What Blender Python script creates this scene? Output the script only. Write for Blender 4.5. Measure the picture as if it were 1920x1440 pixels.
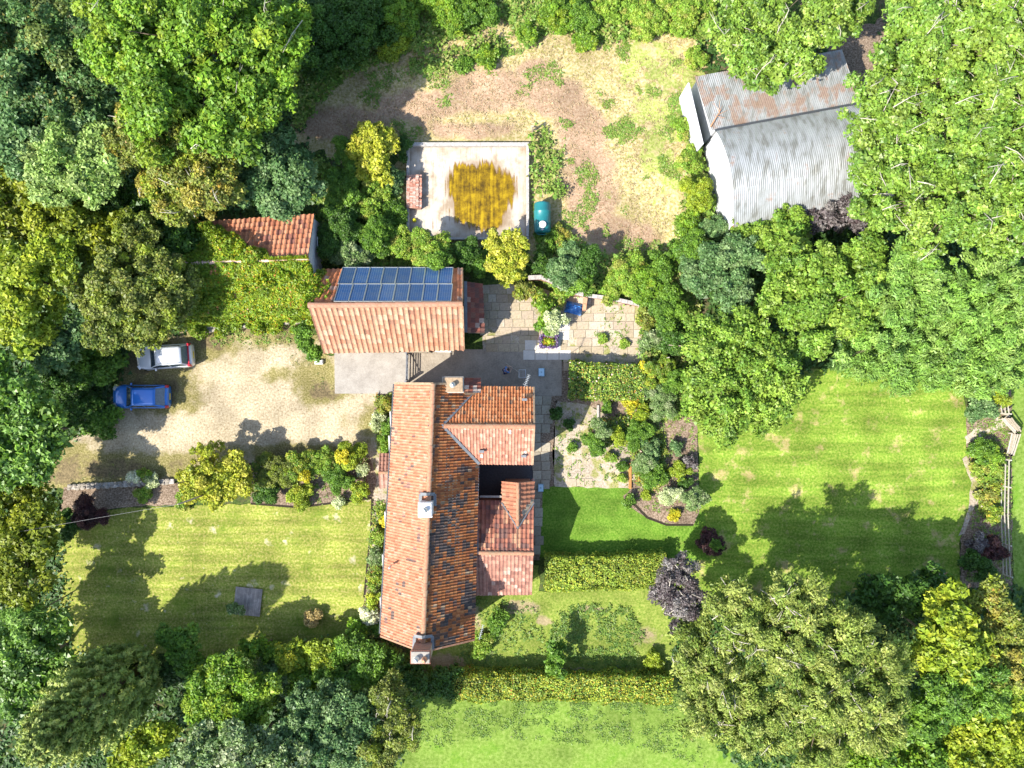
import bpy, bmesh, math, random
import numpy as np
from mathutils import Vector, Matrix, noise as mnoise
from mathutils.geometry import delaunay_2d_cdt
R = math.radians
for o in list(bpy.data.objects): bpy.data.objects.remove(o)
SC = bpy.context.scene; COL = SC.collection
H = 55.1; F = 1378.0          # camera height in metres, focal length in pixels of the 1920 wide photograph
# ---------------------------------------------------------------- camera, sky, sun, exposure
cd = bpy.data.cameras.new('camera'); cam = bpy.data.objects.new('camera', cd); COL.objects.link(cam)
cam.location = (0, 0, H); cam.rotation_euler = (0, 0, 0)
cd.sensor_width = 36; cd.lens = 36 * F / 1920; cd.clip_end = 2000; cd.clip_start = .5
SC.camera = cam
SUN_EL = 45.0; SUN_AZ = math.atan2(-.83, -.56)
w = bpy.data.worlds.new('World'); SC.world = w; w.use_nodes = True
wn = w.node_tree; bg = wn.nodes['Background']; sk = wn.nodes.new('ShaderNodeTexSky')
sk.sky_type = 'NISHITA'; sk.sun_disc = False; sk.sun_elevation = R(SUN_EL); sk.sun_rotation = SUN_AZ % (2*math.pi)
wn.links.new(sk.outputs[0], bg.inputs[0]); bg.inputs[1].default_value = .15
sd = bpy.data.lights.new('sun', 'SUN'); sd.energy = 4.8; sd.angle = R(.53); sd.color = (1, .955, .87)
sun = bpy.data.objects.new('sun', sd); COL.objects.link(sun); sun.location = (-30, -20, 60)
sun.rotation_euler = Vector((.83, .56, -math.hypot(.83, .56)*math.tan(R(SUN_EL)))).to_track_quat('-Z', 'Y').to_euler()
SC.view_settings.view_transform = 'Standard'; SC.view_settings.look = 'None'
SC.view_settings.exposure = 1.13; SC.view_settings.gamma = 1; SC.view_settings.use_curve_mapping = False
cy = SC.cycles; cy.max_bounces = 5; cy.diffuse_bounces = 3; cy.glossy_bounces = 2; cy.transmission_bounces = 3
cy.transparent_max_bounces = 4; cy.caustics_reflective = False; cy.caustics_refractive = False
cy.use_denoising = True

def P(px, py, z=0.0):
    "ground position (metres) of what the photograph shows at a pixel, at height z"
    return Vector(((px-960)*(H-z)/F, (720-py)*(H-z)/F, z))

# ---------------------------------------------------------------- materials
def lk(nt, a, b): nt.links.new(a, b)
class M:
    def __init__(s, name, rough=.85, spec=.25, metal=0):
        s.m = bpy.data.materials.new(name); s.m.use_nodes = True; s.nt = s.m.node_tree
        s.b = s.nt.nodes['Principled BSDF']; s.b.inputs['Roughness'].default_value = rough
        s.b.inputs['Specular IOR Level'].default_value = spec; s.b.inputs['Metallic'].default_value = metal
        s.tc = s.nt.nodes.new('ShaderNodeTexCoord')
    def n(s, t): return s.nt.nodes.new(t)
    def map(s, scale=(1, 1, 1), rot=(0, 0, 0), src='Object'):
        mp = s.n('ShaderNodeMapping'); mp.inputs['Scale'].default_value = scale; mp.inputs['Rotation'].default_value = rot
        lk(s.nt, s.tc.outputs[src], mp.inputs[0]); return mp.outputs[0]
    def noise(s, scale, detail=4, rough=.6, vec=None, dist=0):
        t = s.n('ShaderNodeTexNoise'); t.inputs['Scale'].default_value = scale; t.inputs['Detail'].default_value = detail
        t.inputs['Roughness'].default_value = rough; t.inputs['Distortion'].default_value = dist
        lk(s.nt, vec if vec else s.tc.outputs['Object'], t.inputs['Vector']); return t.outputs['Fac']
    def vor(s, scale, vec=None, feat='F1', out='Distance'):
        t = s.n('ShaderNodeTexVoronoi'); t.feature = feat; t.inputs['Scale'].default_value = scale
        lk(s.nt, vec if vec else s.tc.outputs['Object'], t.inputs['Vector']); return t.outputs[out]
    def ramp(s, fac, stops, interp='LINEAR'):
        r = s.n('ShaderNodeValToRGB'); e = r.color_ramp.elements; r.color_ramp.interpolation = interp
        while len(e) < len(stops): e.new(.5)
        for i, (p, c) in enumerate(stops):
            e[i].position = p; e[i].color = (c[0], c[1], c[2], 1) if hasattr(c, '__len__') else (c, c, c, 1)
        lk(s.nt, fac, r.inputs[0]); return r.outputs[0]
    def mix(s, fac, a, b, mode='MIX'):
        x = s.n('ShaderNodeMix'); x.data_type = 'RGBA'; x.blend_type = mode
        for i, v in ((0, fac), (6, a), (7, b)):
            if hasattr(v, 'is_output'): lk(s.nt, v, x.inputs[i])
            elif i == 0: x.inputs[0].default_value = v
            else: x.inputs[i].default_value = (v[0], v[1], v[2], 1)
        return x.outputs[2]
    def math(s, op, a, b=0.0, c=0.0, clamp=False):
        x = s.n('ShaderNodeMath'); x.operation = op; x.use_clamp = clamp
        for i, v in ((0, a), (1, b), (2, c)):
            if hasattr(v, 'is_output'): lk(s.nt, v, x.inputs[i])
            else: x.inputs[i].default_value = v
        return x.outputs[0]
    def attr(s, name, out='Fac'):
        a = s.n('ShaderNodeAttribute'); a.attribute_name = name; return a.outputs[out]
    def orand(s): return s.n('ShaderNodeObjectInfo').outputs['Random']
    def col(s, c):
        if hasattr(c, 'is_output'): lk(s.nt, c, s.b.inputs['Base Color'])
        else: s.b.inputs['Base Color'].default_value = (c[0], c[1], c[2], 1)
        return s
    def bump(s, h, dist=.05, strength=.6):
        b = s.n('ShaderNodeBump'); b.inputs['Distance'].default_value = dist; b.inputs['Strength'].default_value = strength
        lk(s.nt, h, b.inputs['Height']); lk(s.nt, b.outputs[0], s.b.inputs['Normal']); return s

def simple(name, c, rough=.7, spec=.3, metal=0, var=.25, scale=8, bump=0):
    m = M(name, rough, spec, metal); f = m.noise(scale, 5)
    lo = [x*(1-var) for x in c]; hi = [min(1, x*(1+var)) for x in c]
    m.col(m.ramp(f, [(.3, lo), (.7, hi)]))
    if bump: m.bump(f, bump)
    return m.m

def squeeze(st, g): return [(.5+(p-.5)*.5, tuple(x*g for x in c)) for p, c in st]
def ground_mat(name, A, B=None, sel=None, C=None, csel=None, fine=9, big=.5, stripes=None, bump=.04, det=8, gain=1.0, spots=None):
    """A, B, C: colour stops; sel / csel: (attribute, low, high, noise amount, noise scale) chooses B over A, C over both"""
    A = squeeze(A, gain); B = squeeze(B, gain) if B else B; C = squeeze(C, gain) if C else C
    m = M(name, .95, .12)
    warp = m.noise(fine, det, .72)
    col = m.ramp(warp, A)
    bigv = m.ramp(m.noise(big, 5, .6), [(.36, .78), (.64, 1.22)])
    def chooser(q):
        at, lo, hi, amt, ns = q
        v = m.attr(at) if at else 0.0
        nn = m.math('MULTIPLY', m.math('SUBTRACT', m.noise(ns, 9, .72), .5), amt*1.5)
        v = m.math('ADD', v, nn)
        mr = m.n('ShaderNodeMapRange'); mr.interpolation_type = 'SMOOTHSTEP'; mr.inputs[1].default_value = lo; mr.inputs[2].default_value = hi
        lk(m.nt, v, mr.inputs[0]); return mr.outputs[0]
    if B: col = m.mix(chooser(sel), col, m.ramp(m.noise(fine*1.3, det, .7), B))
    if spots:
        wv = m.n('ShaderNodeVectorMath'); wv.operation = 'ADD'; nn_ = m.n('ShaderNodeTexNoise'); nn_.inputs['Scale'].default_value = 2; lk(m.nt, m.tc.outputs['Object'], nn_.inputs['Vector']); lk(m.nt, m.tc.outputs['Object'], wv.inputs[0]); lk(m.nt, nn_.outputs['Color'], wv.inputs[1])
        col = m.mix(m.math('MULTIPLY', m.ramp(m.vor(spots[0], vec=wv.outputs[0]), [(.0, 1), (.10, .8), (.2, 0)]), m.ramp(m.noise(3, 6), [(.4, .2), (.6, .9)])), col, spots[1])
    if C: col = m.mix(chooser(csel), col, m.ramp(m.noise(fine*.8, det, .7), C))
    col = m.mix(1.0, col, bigv, 'MULTIPLY')
    if stripes:
        sc, lo, hi = stripes
        mp = m.map((.12, sc, 1)); st = m.noise(1.0, 3, .55, vec=mp)
        col = m.mix(1.0, col, m.ramp(st, [(.40, lo), (.60, hi)]), 'MULTIPLY')
    m.col(col).bump(warp, bump, .8)
    return m.m

# one foliage material: the colour of each leaf is stored on the leaf
def foliage_mat(name, gloss=.3, trans=.2):
    m = M(name, .48, gloss)
    c = m.attr('Col', 'Color')
    v = m.ramp(m.noise(2.3, 3), [(.3, .8), (.7, 1.2)])
    c = m.mix(1.0, c, v, 'MULTIPLY'); m.col(c)
    t = m.n('ShaderNodeBsdfTranslucent'); tc = m.mix(1.0, c, (1.05, 1.15, .55), 'MULTIPLY'); lk(m.nt, tc, t.inputs[0])
    mx = m.n('ShaderNodeMixShader'); mx.inputs[0].default_value = trans
    lk(m.nt, m.b.outputs[0], mx.inputs[1]); lk(m.nt, t.outputs[0], mx.inputs[2])
    lk(m.nt, mx.outputs[0], m.nt.nodes['Material Output'].inputs[0])
    return m.m
FOL = foliage_mat('leaves'); FOLG = foliage_mat('glossy_leaves', .5, .18)
BARK = simple('bark', (.16, .12, .085), .9, .1, var=.4, scale=5, bump=.04)
PALEBARK = simple('pale_bark', (.42, .38, .31), .85, .15, var=.3, scale=6, bump=.03)
def vcol_mat(name, rough=.85, spec=.2, nscale=6, lo=.8, hi=1.2, bump=.01):
    m = M(name, rough, spec); f = m.noise(nscale, 6, .65)
    m.col(m.mix(1.0, m.attr('Col', 'Color'), m.ramp(f, [(.3, lo), (.7, hi)]), 'MULTIPLY'))
    m.bump(m.noise(nscale*4, 4), bump); return m.m

# ---------------------------------------------------------------- objects
ORG = {}
def tag(o, label=None, cat=None, group=None, kind=None):
    if label: o['label'] = label
    if cat: o['category'] = cat
    if group: o['group'] = group
    if kind: o['kind'] = kind
    return o
def thing(name, label, cat, loc, group=None):
    o = bpy.data.objects.new(name, None); o.location = loc; o.empty_display_size = .3; COL.objects.link(o)
    ORG[o.name] = Vector(loc); return tag(o, label, cat, group)
def link(name, me, mat=None, parent=None):
    o = bpy.data.objects.new(name, me)
    if mat is not None and not me.materials: me.materials.append(mat)
    COL.objects.link(o)
    if parent is not None: o.parent = parent
    ORG[o.name] = ORG[parent.name] if parent is not None else Vector((0, 0, 0))
    return o
class MB:
    def __init__(s): s.v = []; s.f = []; s.c = []; s.cc = (1, 1, 1)
    def add(s, vs, fs):
        o = len(s.v); s.v += [tuple(p) for p in vs]; s.c += [s.cc]*len(vs); s.f += [tuple(i+o for i in f) for f in fs]; return s
    def box(s, c, size, rz=0, M4=None):
        x, y, z = [q/2 for q in size]
        vs = [Vector((a*x, b*y, d*z)) for d in (-1, 1) for a, b in ((-1, -1), (1, -1), (1, 1), (-1, 1))]
        m = M4 if M4 is not None else Matrix.Translation(c) @ Matrix.Rotation(rz, 4, 'Z')
        return s.add([m @ v for v in vs], [(3, 2, 1, 0), (4, 5, 6, 7), (0, 1, 5, 4), (1, 2, 6, 5), (2, 3, 7, 6), (3, 0, 4, 7)])
    def beam(s, a, b, w_, h_, up=(0, 0, 1)):
        a = Vector(a); b = Vector(b); d = b-a; L = d.length; d.normalize(); up = Vector(up)
        sd_ = d.cross(up); sd_ = sd_.normalized() if sd_.length > 1e-4 else Vector((1, 0, 0)); u = sd_.cross(d)
        m = Matrix((d, sd_, u)).transposed().to_4x4(); m.translation = (a+b)/2
        return s.box(None, (L, w_, h_), M4=m)
    def tube(s, pts, rad, n=6, cap=True):
        pts = [Vector(p) for p in pts]
        if not hasattr(rad, '__len__'): rad = [rad]*len(pts)
        vs = []; fs = []; ref = Vector((.3, .2, .93))
        for i, p in enumerate(pts):
            d = (pts[min(i+1, len(pts)-1)]-pts[max(i-1, 0)])
            d = d.normalized() if d.length > 1e-6 else Vector((0, 0, 1))
            a = d.cross(ref); a = a.normalized() if a.length > 1e-3 else d.cross(Vector((1, 0, 0))).normalized(); b = d.cross(a)
            vs += [p+(a*math.cos(2*math.pi*k/n)+b*math.sin(2*math.pi*k/n))*rad[i] for k in range(n)]
        for i in range(len(pts)-1):
            fs += [(i*n+k, i*n+(k+1) % n, (i+1)*n+(k+1) % n, (i+1)*n+k) for k in range(n)]
        if cap: fs += [tuple(range(n))[::-1], tuple(range((len(pts)-1)*n, len(pts)*n))]
        return s.add(vs, fs)
    def prism(s, poly, z0, z1):
        n = len(poly); vs = [(p[0], p[1], z0) for p in poly]+[(p[0], p[1], z1) for p in poly]
        return s.add(vs, [tuple(range(n))[::-1], tuple(range(n, 2*n))]+[(i, (i+1) % n, n+(i+1) % n, n+i) for i in range(n)])
    def build(s, name, mat, parent=None, smooth=False, bevel=0):
        org = ORG[parent.name] if parent is not None else Vector((0, 0, 0))
        me = bpy.data.meshes.new(name); me.from_pydata([(x-org.x, y-org.y, z-org.z) for x, y, z in s.v], [], s.f)
        ca = me.color_attributes.new('Col', 'FLOAT_COLOR', 'POINT')
        ca.data.foreach_set('color', np.array([(c[0], c[1], c[2], 1) for c in s.c], 'f').ravel())
        if smooth: me.polygons.foreach_set('use_smooth', [True]*len(me.polygons))
        o = link(name, me, mat, parent)
        if bevel:
            b = o.modifiers.new('bevel', 'BEVEL'); b.width = bevel; b.segments = 2; b.limit_method = 'ANGLE'
        return o

# ---------------------------------------------------------------- ground sheets
def seg_dist(pts, poly):
    d = np.full(len(pts), 1e9)
    for i in range(len(poly)):
        a = poly[i]; b = poly[(i+1) % len(poly)]; ab = b-a; t = np.clip(((pts-a)@ab)/max(1e-9, ab@ab), 0, 1)
        d = np.minimum(d, np.linalg.norm(pts-(a+t[:, None]*ab), axis=1))
    return d
def inside(pts, poly):
    r = np.zeros(len(pts), bool); x, y = pts[:, 0], pts[:, 1]
    for i in range(len(poly)):
        x1, y1 = poly[i]; x2, y2 = poly[i-1]
        if y1 == y2: continue
        c = ((y1 > y) != (y2 > y)) & (x < (x2-x1)*(y-y1)/(y2-y1)+x1); r ^= c
    return r
def wpoly(px): return np.array([P(x, y)[:2] for x, y in px])
def sheet(name, px, z, mat, step=.5, jit=.12, blobs=(), relief=.0, seg=.35, kind='structure', label=None, parent=None):
    base = wpoly(px); out = []
    for i in range(len(base)):
        a = base[i]; b = base[(i+1) % len(base)]; L = np.linalg.norm(b-a); n = max(1, int(L/seg)); nr = np.array([-(b-a)[1], (b-a)[0]])/max(L, 1e-6)
        for k in range(n):
            p = a+(b-a)*k/n
            j = (mnoise.noise(Vector((p[0]*1.3, p[1]*1.3, 7)))+.6*mnoise.noise(Vector((p[0]*4, p[1]*4, 2))))*jit*2 if jit else 0
            out.append(p+nr*j)
    out = np.array(out)
    lo = out.min(0); hi = out.max(0)
    gx, gy = np.meshgrid(np.arange(lo[0], hi[0], step), np.arange(lo[1], hi[1], step)); g = np.stack([gx.ravel(), gy.ravel()], 1)
    g = g+np.random.default_rng(3).uniform(-.15, .15, g.shape)*step
    g = g[inside(g, out)]; g = g[seg_dist(g, out) > step*.35] if len(g) else g
    vs = [Vector(p) for p in np.vstack([out, g])] if len(g) else [Vector(p) for p in out]
    ed = [(i, (i+1) % len(out)) for i in range(len(out))]
    V, E, Fc, *_ = delaunay_2d_cdt(vs, ed, [list(range(len(out)))], 1, 1e-5)
    pts = np.array([(v[0], v[1]) for v in V]); e = seg_dist(pts, out)
    m1 = np.zeros(len(pts))
    for (cx, cy_, rx, ry, rot, st) in blobs:
        c = np.array(P(cx, cy_)[:2]); d = pts-c; a = R(rot); ca, sa = math.cos(a), math.sin(a)
        u = (d[:, 0]*ca+d[:, 1]*sa)/(rx/25); v_ = (-d[:, 0]*sa+d[:, 1]*ca)/(ry/25)
        m1 = np.maximum(m1, st*np.clip(1.35-np.sqrt(u*u+v_*v_)*.9, 0, 1))
    zz = np.array([mnoise.noise(Vector((p[0]*.35, p[1]*.35, 0)))*relief for p in pts])*np.clip(e, 0, 1) if relief else np.zeros(len(pts))
    me = bpy.data.meshes.new(name); me.from_pydata([(p[0], p[1], z+abs(q)) for p, q in zip(pts, zz)], [], [f for f in Fc])
    for nm, arr in (('edge', np.clip(e, 0, 5)), ('m1', m1)):
        at = me.attributes.new(nm, 'FLOAT', 'POINT'); at.data.foreach_set('value', arr.astype('f'))
    bm = bmesh.new(); bm.from_mesh(me); bmesh.ops.recalc_face_normals(bm, faces=bm.faces)
    if bm.faces and sum(f.normal.z for f in bm.faces) < 0: bmesh.ops.reverse_faces(bm, faces=bm.faces)
    bm.to_mesh(me); bm.free()
    o = link(name, me, mat, parent); o['kind'] = kind
    if label: o['label'] = label
    return o

# ---------------------------------------------------------------- leaves
def unit(a): return a/np.maximum(np.linalg.norm(a, axis=1, keepdims=True), 1e-9)
def leaf_object(name, c, nrm, ln, wd, col, mat, parent, tan=None, seed=0):
    rg = np.random.default_rng(seed+11); n = len(c)
    nrm = unit(nrm); t = rg.normal(size=(n, 3)) if tan is None else tan+rg.normal(size=(n, 3))*.25
    t = unit(t-nrm*np.sum(t*nrm, 1, keepdims=True)); b = np.cross(nrm, t)
    q_ = rg.uniform(.65, 1.3, n); ln = (ln*q_)[:, None]/2; wd = (wd*q_*rg.uniform(.8, 1.2, n))[:, None]/2
    v = np.stack([c-t*ln*1.05, c+b*wd*1.3+t*ln*.45-nrm*wd*.3, c-b*wd*1.3+t*ln*.35-nrm*wd*.3], 1).reshape(-1, 3)
    org = np.array(ORG[parent.name]) if parent is not None else np.zeros(3)
    v = (v-org).astype('f')
    me = bpy.data.meshes.new(name); me.vertices.add(3*n); me.vertices.foreach_set('co', v.ravel())
    me.loops.add(3*n); me.loops.foreach_set('vertex_index', np.arange(3*n, dtype='i'))
    me.polygons.add(n); me.polygons.foreach_set('loop_start', np.arange(0, 3*n, 3, dtype='i')); me.polygons.foreach_set('loop_total', np.full(n, 3, 'i'))
    ca = me.color_attributes.new('Col', 'BYTE_COLOR', 'POINT')
    cc = np.ones((3*n, 4), 'f'); cc[:, :3] = np.repeat(np.clip(col, 0, 1), 3, 0)
    ca.data.foreach_set('color', cc.ravel()); me.update(calc_edges=True)
    global NLEAF; NLEAF += n
    return link(name, me, mat, parent)
NLEAF = 0
def pal_colors(rg, pal, n):
    "pal: [(weight, (r,g,b)), ...]"
    w_ = np.array([p[0] for p in pal], float); idx = rg.choice(len(pal), n, p=w_/w_.sum()); return np.array([p[1] for p in pal])[idx]
YG = (.21, .27, .028); MG = (.085, .165, .026); DG = (.045, .105, .02); BG = (.075, .145, .062); OL = (.15, .17, .05)
LG = (.20, .30, .07); PG = (.28, .35, .15); OR = (.38, .15, .03); YE = (.42, .36, .035); BR = (.11, .17, .018); SG = (.20, .22, .10)
GY = (.30, .33, .25); PU = (.055, .038, .055); PL = (.17, .16, .19); TN = (.36, .27, .14); RD = (.30, .06, .03); WH = (.8, .78, .74)
PAL = {
 'bright': [(5, (.13, .24, .025)), (3, MG), (2, YG)],
 'sun':    [(5, (.155, .25, .04)), (4, (.09, .18, .03)), (2, (.22, .30, .06)), (.5, SG)],
 'mid':    [(5, (.095, .185, .028)), (2, (.05, .115, .02)), (2.5, (.14, .24, .035))],
 'dark':   [(5, DG), (3, (.055, .11, .025)), (1, MG)],
 'blue':   [(5, (.085, .16, .07)), (3, (.055, .115, .05)), (2.5, (.17, .25, .13))],
 'rowan':  [(5, (.065, .13, .045)), (3, BG), (1.4, OL), (.3, (.33, .20, .05))],
 'olive':  [(4, OL), (3, (.10, .14, .035)), (2, YG), (.5, (.27, .22, .06))],
 'oliveo': [(4, OL), (3, (.17, .21, .05)), (2, YG), (1, (.32, .25, .06)), (.3, OR)],
 'pale':   [(4, (.21, .30, .11)), (3, (.14, .23, .06)), (2, PG)],
 'yellow': [(5, (.32, .33, .04)), (3, YG), (2, (.42, .38, .08))],
 'gold':   [(5, (.50, .42, .03)), (3, (.36, .34, .03)), (1, YG)],
 'yg':     [(5, YG), (3, (.14, .21, .022)), (2, (.28, .31, .03))],
 'yelold': [(5, (.15, .18, .018)), (3, (.11, .15, .018)), (1, (.24, .25, .02))],
 'creeper': [(5, (.25, .32, .02)), (4, (.15, .27, .018)), (1.5, (.38, .36, .02)), (.5, OR)],
 'hedge':  [(5, (.24, .31, .035)), (3, (.16, .24, .03)), (1.5, (.36, .35, .04))],
 'shedge': [(4, YG), (3, (.14, .24, .035)), (2.5, (.38, .36, .04)), (.12, OR)],
 'willow': [(5, (.18, .23, .055)), (3, (.11, .17, .035)), (2, (.27, .30, .10)), (.25, TN)],
 'feather': [(5, (.15, .27, .055)), (3, (.10, .19, .05)), (2, (.22, .32, .10))],
 'cypress': [(5, (.20, .28, .05)), (3, (.13, .20, .04)), (2, (.34, .38, .09))],
 'purple': [(4, PU), (5, (.12, .10, .14)), (4, (.22, .20, .26))],
 'sage':   [(5, (.15, .22, .10)), (3, (.09, .16, .055)), (1.5, GY)],
 'white':  [(4, (.75, .73, .70)), (3, (.13, .20, .06)), (2, (.55, .52, .55))],
 'silver': [(5, (.38, .42, .30)), (3, (.22, .28, .14)), (2, (.55, .58, .48))],
 'dry':    [(5, TN), (3, (.48, .38, .22)), (1, (.24, .16, .08))],
 'rose':   [(5, (.17, .26, .035)), (3, MG), (2, (.33, .34, .05)), (.35, (.62, .45, .42)), (.3, OR)],
 'weed':   [(5, (.14, .25, .035)), (3, (.22, .30, .05)), (1, (.32, .28, .10))],
 'maple':  [(5, (.07, .025, .035)), (1, (.20, .09, .10)), (3, (.035, .02, .025))],
}
GAIN = np.array([1.2, 1.2, .85])
def clump_leaves(rg, cen, rc, pal, lw, cover, feather=0.0, axis=None, flat=1.0, stretch=1.0, deep=None):
    "leaves on the upper shells of many clumps; cen (k,3), rc (k,)"
    la = lw[0]*lw[1]*.44
    deep = np.zeros(len(cen), bool) if deep is None else deep
    n = np.maximum(6, (cover*2.4*math.pi*rc**2/la/np.where(deep, 2.6, 1.0))).astype(int); idx = np.repeat(np.arange(len(cen)), n); N = len(idx)
    d = unit(rg.normal(size=(N, 3))); lowm = d[:, 2] < -.25; d[lowm, 2] *= -1
    rr = rc[idx]*rg.uniform(.55, 1.08, N)
    off = d*rr[:, None]; off[:, 2] *= flat
    if axis is not None: off = off+axis[idx]*(np.sum(off*axis[idx], 1, keepdims=True))*(stretch-1)
    c = cen[idx]+off
    nr = d*.55+np.array([0, 0, .38])+rg.normal(size=(N, 3))*.5
    cb = pal_colors(rg, [q for q in pal if q[0] >= .9], len(cen))*.55
    cl = pal_colors(rg, pal, N)
    col = (cb[idx]+cl*.45)*GAIN; col *= (rg.uniform(.82, 1.18, len(cen))[idx]*rg.uniform(.72, 1.28, N))[:, None]
    tan = None
    if axis is not None: tan = axis[idx]*(.5+feather)+d*.5
    elif feather: tan = d*feather+np.array([0, 0, -.3])
    return c, nr, col, tan, np.where(deep[idx], 1.4, 1.0)
def plant_spec(px, py, rpx, ztop, squash=.75):
    r = rpx/25*.9
    for _ in range(4):
        rv = min(r*squash, ztop*.5); zc = ztop-rv; r = rpx*(H-zc)/F
    c = P(px, py, zc); return np.array([c.x, c.y, zc]), r, rv
def tree(name, label, cat, blobs, pal, lw=(.34, .22), clump=.85, cover=1.25, group=None, style='', trunk=True, twigs=0, seed=None, mat=None, squash=.75, kids=None, inner=True, gap=.27):
    global _seed; _seed += 1; rg = np.random.default_rng(_seed*7 if seed is None else seed)
    if style != 'plain':
        nb = []
        for b in blobs:
            x, y, r_, h_ = b[:4]
            if len(blobs) < 3:
                nb.append((x, y, r_*.62, h_)); a0 = rg.uniform(0, 6.3)
                for q in range(4): a = a0+q*1.57+rg.uniform(-.5, .5); o = rg.uniform(.4, .78)*r_; nb.append((x+o*math.cos(a), y+o*math.sin(a), r_*rg.uniform(.32, .55), h_*rg.uniform(.72, 1.0)))
            else:
                nb.append((x, y, r_*.9, h_)); a0 = rg.uniform(0, 6.3)
                for q in range(3): a = a0+q*2.1+rg.uniform(-.6, .6); o = rg.uniform(.6, .85)*r_; nb.append((x+o*math.cos(a), y+o*math.sin(a), r_*rg.uniform(.26, .44), h_*rg.uniform(.8, 1.0)))
        blobs = nb
    lw = (lw[0]*.82, lw[1]*.80)
    specs = [plant_spec(*b[:4], squash=squash) for b in blobs]
    cen0 = np.mean([s[0] for s in specs], 0)
    root = thing(name, label, cat, (cen0[0], cen0[1], 0), group)
    C = []; RC = []; AX = []; DP = []
    for c, r, rv in specs:
        k = max(5, int(2*math.pi*r*r*(.5+.5*rv/r)/(clump**2*1.5)))
        i = np.arange(k)+.5; ph = i*2.399963+rg.uniform(0, 6); zz = 1-i/k*1.35
        s_ = np.sqrt(np.clip(1-zz**2, 0, 1)); d = np.stack([s_*np.cos(ph), s_*np.sin(ph), zz], 1)+rg.normal(size=(k, 3))*.09
        lump = np.array([mnoise.noise(Vector((float(q[0])*1.7+c[0], float(q[1])*1.7+c[1], float(q[2])*1.7))) for q in d])
        rad = .90+rg.uniform(-.20, .14, k)+lump*.36
        rc = clump*rg.uniform(.5, 1.2, k)*(1 if r > 1.6*clump else .6)
        e = np.stack([d[:, 0]*(r-rc*.6)*rad, d[:, 1]*(r-rc*.6)*rad, d[:, 2]*(rv-rc*.4)*rad], 1)+c
        keep = np.ones(k, bool)
        for c2, r2, rv2 in specs:           # drop clumps buried deep in a neighbour lobe
            if c2 is c: continue
            q = (e-c2)/np.array([r2, r2, rv2]); keep &= (np.sum(q*q, 1) > .45)
        gp = np.array([mnoise.noise(Vector((float(q[0])*.75/clump, float(q[1])*.75/clump, float(q[2])*.75/clump+7))) for q in e]); keep &= gp > -.5+gap*1.45
        keep &= e[:, 2] > .15
        C.append(e[keep]); RC.append(rc[keep]); AX.append(d[keep]); DP.append(np.zeros(int(keep.sum()), bool))
        if inner:
            ki = max(2, k//4); di = unit(rg.normal(size=(ki, 3)))*rg.uniform(.2, .6, (ki, 1)); C.append(c+di*np.array([r, r, rv])); RC.append(clump*rg.uniform(.9, 1.2, ki)); AX.append(di); DP.append(np.ones(ki, bool))
    C = np.vstack(C); RC = np.concatenate(RC); AX = unit(np.vstack(AX)+np.array([0, 0, .15]))
    C[:, 2] = np.maximum(C[:, 2], .2); DP = np.concatenate(DP)
    if style == 'feather': c, nr, col, tan, sm = clump_leaves(rg, C, RC*.85, PAL[pal], lw, cover, 1.2, AX, stretch=1.7, deep=DP)
    elif style == 'droop':
        ax = unit(np.stack([AX[:, 0], AX[:, 1], -.35*np.ones(len(AX))], 1)+rg.normal(size=(len(AX), 3))*.15)
        c, nr, col, tan, sm = clump_leaves(rg, C, RC*.8, PAL[pal], lw, cover, .8, ax, stretch=1.9, deep=DP)
    else: c, nr, col, tan, sm = clump_leaves(rg, C, RC, PAL[pal], lw, cover, flat=.8, deep=DP)
    ok = c[:, 2] > .03; c, nr, col, sm = c[ok], nr[ok], col[ok], sm[ok]; tan = tan[ok] if tan is not None else None
    leaf_object('crown', c, nr, lw[0]*sm, lw[1]*sm, col, mat or FOL, root, tan, _seed)
    if trunk:
        mb = MB(); big = max(specs, key=lambda s: s[1]); hgt = max(s[0][2] for s in specs); r0 = max(.05, big[1]*.055)
        b0 = Vector((cen0[0], cen0[1], -.05)); top = Vector((big[0][0], big[0][1], big[0][2]))
        mid = b0.lerp(top, .5)+Vector((rg.uniform(-.2, .2), rg.uniform(-.2, .2), 0))
        mb.tube([b0, b0+Vector((0, 0, .3*r0*6)), mid, top], [r0*1.35, r0, r0*.8, r0*.45], 8); mb.build('trunk', BARK, root, True)
        lb = MB(); sel = rg.choice(len(C), min(len(C), 9+twigs), replace=False)
        for j in sel:
            e = Vector(C[j]); st = b0.lerp(top, rg.uniform(.35, .95)); m_ = st.lerp(e, .5)+Vector((0, 0, .12*(e-st).length))
            lb.tube([st, m_, e], [r0*.35, r0*.22, r0*.08], 5)
        lb.build('limbs', BARK, root, True)
    if twigs:
        sel = rg.choice(len(C), twigs, replace=len(C) < twigs)
        for j in sel:
            e = Vector(C[j]); rr = float(RC[j]); ctr = Vector(specs[0][0])
            od = Vector((rg.normal(), rg.normal(), .25)).normalized(); L = rr*rg.uniform(1.4, 3.2)
            tw = MB(); a = e+Vector((0, 0, rr*.75))-od*L*.5; b = e+Vector((0, 0, rr*1.0))+od*L*.5; m_ = (a+b)/2+Vector((rg.normal()*.1, rg.normal()*.1, .08))
            tw.tube([a, m_, b], [.035, .025, .01], 4)
            for q in range(2):
                s2 = a.lerp(b, .35+.25*q); d2 = (od+Vector((rg.normal(), rg.normal(), 0))*.7).normalized(); tw.tube([s2, s2+d2*L*.35], [.018, .007], 4)
            tw.build('bare_branch', PALEBARK, root, True)
    return root
_seed = 100
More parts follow.
